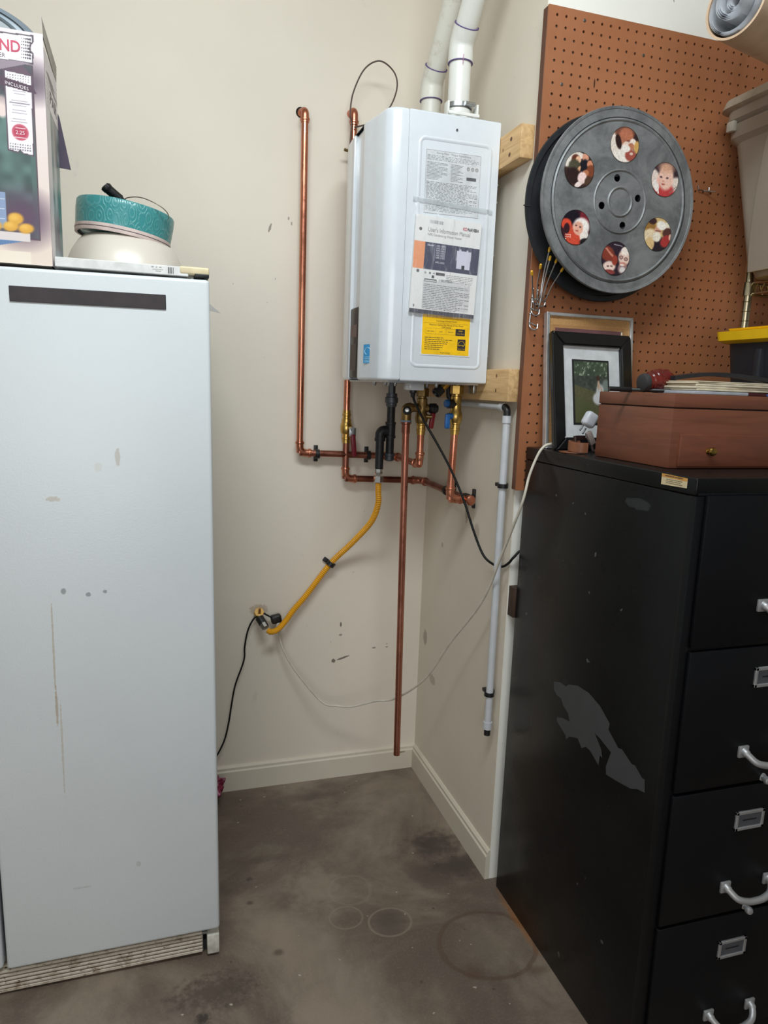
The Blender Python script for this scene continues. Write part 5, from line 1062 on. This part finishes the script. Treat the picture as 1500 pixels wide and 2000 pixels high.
obj('inner_mat', prism(B(), [pl.p(x, y, -.0065) for x, y in ((.020, .02), (w-.026, .02), (w-.026, h-.030), (.020, h-.030))], pl.n*.0012), mat('tan_mat', (166, 122, 76), .7), sf)
obj('violet_print', prism(B(), [pl.p(x, y, -.0052) for x, y in ((.026, .02), (w-.034, .02), (w-.034, h-.038), (.026, h-.038))], pl.n*.0008), mat('violet_print', (110, 72, 74), .5, var=.12, vscale=12), sf)
obj('cream_edge', prism(B(), [pl.p(x, y, -.0050) for x, y in ((w-.036, .02), (w-.032, .02), (w-.032, h-.040), (w-.036, h-.040))], pl.n*.0012), mat('cream_edge', (224, 216, 190), .6), sf)
bf = thing('black_picture_frame', (.15, -.80, CH), 'black picture frame with white mat and a photograph of a bride by a lake', 'picture frame')
pl = lean_plane(.026, -.832, -.772, .306, .05); w, h = .246, .306
framebars(pl, w, h, .034, .020, 'frame_bar', mat('black_lacquer', (20, 20, 22), .3, coat=.2), bf, dome=.004)
obj('white_mat', prism(B(), [pl.p(x, y, -.014) for x, y in ((.03, .03), (w-.03, .03), (w-.03, h-.03), (.03, h-.03))], pl.n*.002), mat('white_mat_board', (206, 208, 210), .6), bf)
bw0, bh0, bw, bh = .064, .068, .114, .170
obj('inner_border', prism(B(), [pl.p(x, y, -.012) for x, y in ((bw0, bh0), (bw0+bw, bh0), (bw0+bw, bh0+bh), (bw0, bh0+bh))], pl.n*.0010), mat('dark_border', (34, 34, 34), .5), bf)
def bride(X, Y):
    u, v = X/(bw-.010), Y/(bh-.010); im = canvas(X, (70, 84, 70)); n = vnoise(X, Y, 160, 2); n2 = vnoise(X, Y, 420, 5)
    sky = (v > .72); im[...] = np.stack([.22+.22*n*n2, .27+.25*n*n2, .22+.18*n*n2], -1)
    im[(v > .62)*(n+n2*.5 > 1.05)] = np.array((150, 158, 140))/255
    w_ = (v > .52) & (v < .76); im[w_] = np.stack([.20+.10*n, .22+.11*n, .20+.10*n], -1)[w_]; g = v < (.62-.18*u); im[g] = np.stack([.31+.08*n2, .31+.07*n2, .22+.05*n2], -1)[g]
    E = lambda cx, cy, rx, ry, c, a=0: ell(im, u, v, cx, cy, rx, ry, c, a, .2)
    E(.95, .62, .12, .1, (120, 130, 124)); E(.76, .50, .12, .14, (196, 196, 196)); E(.70, .40, .16, .10, (206, 206, 208)); E(.72, .62, .035, .08, (190, 160, 140)); E(.70, .74, .045, .045, (66, 46, 38)); E(.80, .55, .02, .07, (190, 158, 136), 25); E(.88, .40, .03, .02, (200, 190, 150)); E(.15, .20, .35, .2, (84, 88, 58)); return im
PB_ = Plane(pl.p(bw0+.005, bh0+.005, -.0105), pl.r, pl.u)
paint('photograph', PB_, bw-.010, bh-.010, 90, 130, bride, bf, painted_mat('matte_photo_print', .35))
# white plug adapter standing against the black frame
ad = thing('white_plug_adapter', (.075, -.87, CH), 'white plug adapter with two prongs in front of the bride photograph', 'adapter')
Xm = Matrix.Translation((.062, -.872, 1.372)) @ Matrix.Rotation(.65, 4, 'Y')
obj('head', bx((-.018, -.012, .0), (.016, .012, .038), bev=.009, seg=4, X=Matrix.Translation((.078, -.880, 1.385)) @ Matrix.Rotation(.5, 4, 'Y')), mat('white_plastic', (196, 198, 206), .35), ad)
obj('prong', tb([(.070, -.878, 1.388), (.058, -.885, 1.376)], .0022, 8), mat('zinc', (178, 180, 182), .35, 1.), ad); obj('prong', tb([(.078, -.878, 1.380), (.066, -.885, 1.368)], .0022, 8), mat('zinc', (178, 180, 182), .35, 1.), ad)
obj('lead', bx((-.008, -.006, -.035), (.008, .006, .0), bev=.003, X=Matrix.Translation((.084, -.880, 1.372)) @ Matrix.Rotation(-.5, 4, 'Y')), mat('beige_plastic', (150, 136, 130), .4), ad)
obj('tail', tb(smooth([(.098, -.879, 1.345), (.102, -.877, 1.332), (.110, -.872, CH+.004), (.13, -.86, CH+.004)]), .003, 8), mat('beige_plastic', (150, 136, 130), .4), ad)
# tan leather strap, loosely looped
t = NT('tan_leather'); t.l(t.mix(t.ramp(t.noise(t.coord(), 18, 4), .3, .7), srgb((136, 84, 56)), srgb((104, 60, 40))), t.b.inputs['Base Color']); t.b.inputs['Roughness'].default_value = .45
lsx = thing('leather_strap', (.06, -.89, CH), 'looped tan and dark leather strap between the black frame and the chest', 'strap')
def ribbon(path, wdt, th, up=Vector((0, 0, 1))):
    bm = B(); R = []
    for i, p_ in enumerate(path):
        tn = (path[min(i+1, len(path)-1)]-path[max(i-1, 0)]).normalized(); s_ = tn.cross(up).normalized()
        R.append([bm.verts.new(p_+s_*a+up*b) for a, b in ((-th/2, 0), (th/2, 0), (th/2, wdt), (-th/2, wdt))])
    for a, b in zip(R, R[1:]):
        for k in range(4): bm.faces.new((a[k], a[(k+1) % 4], b[(k+1) % 4], b[k]))
    bm.faces.new(R[0][::-1]); bm.faces.new(R[-1]); return bm
obj('flat_tongue', prism(B(), [(.016, -.862, CH+.001), (.010, -.880, CH+.001), (.016, -.90, CH+.001), (.035, -.915, CH+.001), (.056, -.918, CH+.001), (.056, -.88, CH+.001), (.040, -.858, CH+.001)], (0, 0, .0025)), t.m, lsx)
obj('loop', ribbon(smooth([Vector(v) for v in ((.058, -.925, CH+.004), (.040, -.920, CH+.004), (.028, -.902, CH+.005), (.032, -.880, CH+.006), (.050, -.868, CH+.006), (.070, -.870, CH+.005))]), .024, .003), t.m, lsx)
obj('dark_loop', ribbon(smooth([Vector(v) for v in ((.034, -.905, CH+.030), (.042, -.885, CH+.031), (.060, -.872, CH+.032), (.085, -.868, CH+.032))]), .010, .003), mat('dark_leather', (48, 30, 26), .4), lsx)

# ------------------------------------------------------------------ wooden chest
m_ch = wood('chest_wood', (118, 70, 50), (102, 59, 41), sc=(5, 5, 42), rough=.42); m_chd = wood('chest_drawer_wood', (116, 66, 46), (100, 56, 40), sc=(5, 5, 30), rough=.42)
K0 = Vector((.055, -1.222, CH+.001)); CXa, CXb, CYa, CYb = .058, .470, -1.214, -.955
ch = thing('wooden_chest', (.26, -1.08, CH), 'reddish brown wooden chest with a small drawer and brass knob', 'chest')
obj('body', bx((CXa, CYa, CH+.001), (CXb, CYb, CH+.122), bev=.0012), m_ch, ch)
obj('lid', bx((CXa-.001, CYa-.001, CH+.1245), (CXb+.001, CYb, CH+.152), bev=.002), m_ch, ch)
obj('lid_gap', bx((CXa+.003, CYa+.003, CH+.120), (CXb-.003, CYb-.003, CH+.126)), mat('dark_gap', (30, 18, 14), .9), ch)
dr = obj('drawer', bx((CXa+.020, CYa-.0065, CH+.004), (CXb-.020, CYa+.004, CH+.071), bev=.003), m_chd, ch)
obj('knob', lt((.150, CYa-.006, CH+.037), (0, -1, 0), [(0, 0), (0, .0065), (.002, .0065), (.003, .0045), (.008, .0045), (.010, .008), (.013, .009), (.017, .0075), (.019, 0)], 24), mat('antique_brass', (170, 138, 72), .25, 1.), dr)
# smoking pipe on the chest
ZC = CH+.1525
sp_ = thing('tobacco_pipe', (.12, -1.08, ZC), 'dark red wooden pipe with a charred round end lying on the chest', 'tobacco pipe')
t = NT('red_briar'); t.l(t.mix(t.ramp(t.noise(t.scale(t.coord(), (1, 1, 3)), 16, 3, .6, .5), .35, .7), srgb((112, 34, 28)), srgb((74, 24, 22))), t.b.inputs['Base Color']); t.b.inputs['Roughness'].default_value = .22
obj('bowl', tb(smooth([(.082, -1.085, ZC+.021), (.095, -1.084, ZC+.024), (.110, -1.083, ZC+.027), (.125, -1.082, ZC+.032), (.140, -1.081, ZC+.034), (.152, -1.08, ZC+.028), (.166, -1.08, ZC+.022)], 5), [.0175]*2+[.019]*3+[.0215]*4+[.0235]*4+[.0215]*3+[.018]*4+[.014]*4+[.010]*4+[.007]*3, 20), t.m, sp_)
obj('heel', lt((.112, -1.084, ZC+.0005), (.15, 0, 1), [(0, 0), (0, .008), (.008, .015), (.020, .019), (.03, .012)], 20), t.m, sp_)
obj('charred_rim', lt((.083, -1.085, ZC+.021), (-1, 0, -.08), [(-.002, .0195), (.004, .0205), (.010, .0185), (.013, .012), (.011, 0)], 24), mat('charred_wood', (44, 42, 44), .7), sp_)
obj('stem', tb(smooth([(.160, -1.08, ZC+.024), (.175, -1.08, ZC+.018), (.195, -1.078, ZC+.016), (.225, -1.06, ZC+.018)], 5), .0045, 12), mat('dark_horn', (52, 30, 26), .3), sp_)
tag(obj('black_pen', tb([(.010, -1.06, ZC+.0055), (.055, -1.07, ZC+.0052), (.060, -1.071, ZC+.0052), (.125, -1.118, ZC+.0052)], [.0052, .0052, .0040, .0040], 12), m_blk), 'black capped pen overhanging the chest left edge', 'pen')
# stack of envelopes and a clear case on the chest
tag(obj('clear_disc_case', bx((.112, -1.205, ZC), (.25, -1.07, ZC+.0065), bev=.001), mat('clear_case_plastic', (190, 196, 206), .12, alpha=.75)), 'clear plastic disc case at the bottom of the paper pile', 'case')
tag(obj('printed_disc_case', bx((.205, -1.207, ZC+.0002), (.40, -1.07, ZC+.0) if 0 else (.252, -1.07, ZC+.0065)), mat('x', (0, 0, 0)), None), 'x', 'x') if 0 else None
obj_ = thing('printed_case', (.36, -1.14, ZC), 'flat red and blue printed case under the envelopes, right of the clear case', 'case')
obj('case', bx((.2525, -1.203, ZC), (.44, -1.07, ZC+.0062), bev=.001), mat('maroon_print', (70, 30, 34), .25, var=.2, vscale=20), obj_)
obj('blue_end', bx((.300, -1.2045, ZC+.0006), (.345, -1.2025, ZC+.0056)), mat('blue_print', (70, 104, 160), .4), obj_)
m_env = mat('cream_envelope', (206, 194, 170), .7, var=.08); z = ZC+.0075
rr_ = random.Random(2)
for k, (th, x0, y0) in enumerate(((.0045, .123, -1.195), (.005, .120, -1.192), (.0045, .128, -1.196), (.0035, .121, -1.194), (.0028, .130, -1.19))):
    a = rr_.uniform(-.03, .03); X = Matrix.Translation((x0+.15, y0+.06, 0)) @ Matrix.Rotation(a, 4, 'Z') @ Matrix.Translation((-x0-.15, -y0-.06, 0))
    o = obj('envelope', bx((x0, y0, z), (x0+.30, y0+.12, z+th-.0004), bev=.0016, seg=2, X=X), m_env)
    tag(o, 'cream envelope in the pile on the wooden chest, ' + ('lowest of the pile', 'second from the bottom', 'in the middle of the pile', 'second from the top', 'topmost of the pile')[k], 'envelope', 'envelopes on the wooden chest'); z += th
bm = ribbon(smooth([Vector(v) for v in ((.135, -1.10, z+.001), (.17, -1.10, z+.006), (.21, -1.10, z+.011), (.26, -1.10, z+.013), (.32, -1.10, z+.011), (.38, -1.10, z+.006), (.42, -1.10, z+.001))]), .0085, .03)
tag(obj('black_strap', bm, mat('black_leather', (34, 34, 38), .35)), 'curved black leather strap lying on top of the envelopes', 'strap')

# ------------------------------------------------------------------ wire shelving to the right of the cabinet
m_chr = mat('chrome_shelving', (176, 166, 140), .22, 1., var=.04)
su = thing('wire_shelf_unit', (.86, -.96, 0), 'chrome wire shelving unit with ringed post right of the filing cabinet', 'shelving')
for (x, y) in ((.607, -.79), (1.12, -.79), (.607, -1.20+.0), (1.12, -1.20)):
    if y < -1: continue
    pf = [(0, 0), (0, .0125)]
    for k in range(1, 76): pf += [(k*.0254-.0012, .0125), (k*.0254, .0112), (k*.0254+.0012, .0125)]
    pf += [(1.95, .0125), (1.95, 0)]
    obj('post', lt((x, y, 0), (0, 0, 1), pf, 18), m_chr, su)
for (x, y) in ((.607, -1.235), (1.12, -1.235)):
    obj('post', lt((x, y, 0), (0, 0, 1), [(0, 0), (0, .0125), (1.95, .0125), (1.95, 0)], 18), m_chr, su)
for zs in (1.290, 1.775):
    bm = B()
    for dz in (0, -.028):
        for (a, b) in (((.607, -.79), (1.12, -.79)), ((.607, -1.235), (1.12, -1.235)), ((.607, -.79), (.607, -1.235)), ((1.12, -.79), (1.12, -1.235))): tube(bm, [(*a, zs+dz), (*b, zs+dz)], .003, 8)
    for k in range(1, 20): x = .607+k*.0257; tube(bm, [(x, -.79, zs+.003), (x, -1.235, zs+.003)], .0018, 6)
    pts = []; 
    for k in range(41): pts.append((.607+k*.0128, -.79, zs-(.0 if k % 2 else .028)))
    tube(bm, pts, .0018, 6); pts = [(.607, -.79-k*.0111, zs-(.0 if k % 2 else .028)) for k in range(41)]; tube(bm, pts, .0018, 6)
    obj('wire_shelf', bm, m_chr, su)
    for (x, y) in ((.607, -.79), (1.12, -.79), (.607, -1.235), (1.12, -1.235)): obj('collar', lt((x, y, zs-.032), (0, 0, 1), [(0, .0128), (0, .0185), (.034, .0165), (.036, .0128)], 20), m_chr, su)
# tan storage tote
t = NT('taupe_tote_plastic'); t.l(t.mix(t.noise(t.coord(), 6), srgb((142, 130, 116)), srgb((156, 144, 130))), t.b.inputs['Base Color']); t.b.inputs['Roughness'].default_value = .42; m_tote = t.m
def loftbox(x0, x1, y0, y1, z0, z1, tx, ty, r, levels=8, base=True):
    """tapered box with rounded corners; x0.. are the sizes at the top, tx/ty the taper per side"""
    bm = B(); rings = []
    for i in range(levels+1):
        s = i/levels; k = 1-s; q = r*(1-.2*k)
        ins = (.012*(1-math.sqrt(max(0, 1-((.08-s)/.08)**2))) if s < .08 else 0)
        P = rrect(x0+tx*k+ins, y0+ty*k+ins, x1-tx*k-ins, y1-ty*k-ins, q, 8)
        rings.append([bm.verts.new((a, b, z0+(z1-z0)*s)) for a, b in P])
    for a, b in zip(rings, rings[1:]):
        n = len(a)
        for k in range(n): bm.faces.new((a[k], a[(k+1) % n], b[(k+1) % n], b[k]))
    bm.faces.new(rings[0]); bm.faces.new(rings[-1][::-1]); return bm
to = thing('storage_tote', (.85, -.95, 1.78), 'large taupe plastic storage tote with lid on the upper wire shelf', 'storage bin')
TX0, TX1, TY0, TY1, TZ0, TZ1 = .506, 1.18, -1.19, -.755, 1.782, 2.175
obj('bin', loftbox(TX0, TX1, TY0, TY1, TZ0, TZ1, .052, .06, .05), m_tote, to)
obj('rim_band', loftbox(TX0-.014, TX1+.014, TY0-.014, TY1+.010, TZ1-.012, TZ1+.020, .003, .003, .05, 3), m_tote, to)
obj('skirt', loftbox(TX0-.006, TX1+.006, TY0-.006, TY1+.004, TZ1-.060, TZ1-.012, .004, .003, .05, 3), m_tote, to)
# raised corner panel on the left side
bm = B(); lv_ = 16; A, Bv = [], []
for i in range(lv_+1):
    s = i/lv_; z = TZ0+.012+(TZ1-.065-TZ0-.012)*s; xx = TX0+.052*(1-(z-TZ0)/(TZ1-TZ0)); yl = -.842-.055*s**1.6
    A.append([bm.verts.new((xx+.001, yl+.006, z)), bm.verts.new((xx-.007, yl, z)), bm.verts.new((xx-.010, -.99, z)), bm.verts.new((xx-.007, -1.10+.04*(1-s), z)), bm.verts.new((xx+.001, -1.106+.04*(1-s), z))])
for a, b in zip(A, A[1:]):
    for k in range(4): bm.faces.new((a[k], a[k+1], b[k+1], b[k]))
bm.faces.new(A[0]); bm.faces.new(A[-1][::-1]); obj('side_panel', bm, m_tote, to)
obj('latch_clip', bx((TX0-.018, -.80, TZ1-.030), (TX0-.004, -.775, TZ1-.004), bev=.004), mat('pale_tote_plastic', (186, 180, 168), .4), to)
obj('lid', loftbox(TX0-.024, TX1+.024, TY0-.024, TY1+.016, TZ1+.020, TZ1+.046, -.004, -.004, .055, 4), mat('taupe_lid_plastic', (166, 154, 138), .4), to)
# yellow lidded black bin
yb = thing('yellow_lidded_bin', (.70, -.93, 1.295), 'black bin with bright yellow lid behind the wooden chest', 'storage bin')
def rot(bm, a, c): bmesh.ops.transform(bm, matrix=Matrix.Translation(c) @ Matrix.Rotation(a, 4, 'Z') @ Matrix.Translation(-Vector(c)), verts=bm.verts[:]); return bm
cc = (.66, -.98, 0); yx0, yx1, yy0, yy1 = .466, .93, -1.16, -.835
m_yel = mat('yellow_lid_plastic', (240, 192, 24), .38, var=.02); m_bb = mat('black_bin_plastic', (34, 35, 40), .45)
obj('bin', loftbox(yx0+.022, yx1-.022, yy0+.022, yy1-.022, 1.296, 1.612, .03, .03, .03), m_bb, yb)
obj('rib', bx((yx0+.014, -.99, 1.36), (yx0+.05, -.97, 1.59), bev=.003), m_bb, yb)
obj('lid', loftbox(yx0, yx1, yy0, yy1, 1.606, 1.636, -.008+.014, .006, .025, 4), m_yel, yb)
obj('lid_ridge', loftbox(yx0+.025, yx0+.11, yy0+.02, yy1-.02, 1.636, 1.645, .004, .004, .012, 2), m_yel, yb)
obj('lid_ridge', loftbox(yx0+.135, yx1-.03, yy0+.02, yy1-.02, 1.636, 1.645, .004, .004, .012, 2), m_yel, yb)

# ------------------------------------------------------------------ cardboard tube of rolled drawings on the tote
tu = thing('cardboard_tube', (.5, -.95, 2.24), 'thick cardboard tube stuffed with rolled white drawings on the tote', 'tube')
c0 = Vector((.249, -1.04, 2.2915)); dx = Vector((math.cos(math.radians(15)), math.sin(math.radians(15)), .0)).normalized()
TR = .069
t = NT('cardboard'); t.l(t.mix(t.ramp(t.noise(t.coord(), 12, 5), .3, .7), srgb((206, 178, 150)), srgb((188, 158, 130))), t.b.inputs['Base Color']); t.b.inputs['Roughness'].default_value = .75
TLn = .80
obj('tube_wall', lt(c0, dx, [(0, TR), (TLn, TR), (TLn, TR-.005), (0, TR-.005)], 64, closed=True), t.m, tu)
m_rp = mat('rolled_paper', (236, 238, 242), .65, var=.03)
def spiral(c, ra, rb, turns, L, th0):
    bm = B(); x, y = frame_at(dx); n = int(40*turns); a = []
    for k in range(n+1):
        th = th0+2*PI*turns*k/n; r = ra+(rb-ra)*k/n; q = r*(math.cos(th)*x+math.sin(th)*y); a.append((bm.verts.new(c+q), bm.verts.new(c+q+dx*L)))
    for p_, q_ in zip(a, a[1:]): bm.faces.new((p_[0], q_[0], q_[1], p_[1]))
    bmesh.ops.solidify(bm, geom=bm.faces[:], thickness=.0004); return bm
GR = 'rolled drawings in the cardboard tube'
x_, y_ = frame_at(dx)
for k, (ox, oz, ra, rb, tn, st_, lab) in enumerate(((-.006, -.006, .050, .058, 3.2, -.004, 'outer rolled drawing lining the cardboard tube'), (.008, .006, .027, .041, 4.0, -.014, 'middle rolled drawing inside the cardboard tube'), (.010, .004, .010, .021, 3.0, -.006, 'small tight rolled drawing low in the cardboard tube'))):
    o = obj('rolled_drawing', spiral(c0+dx*st_+Vector((0, -ox*.3, oz*.5)), ra, rb, tn, TLn-.05, 1.0*k), m_rp, recalc=False)
    tag(o, lab, 'paper', GR)

flush_texts()
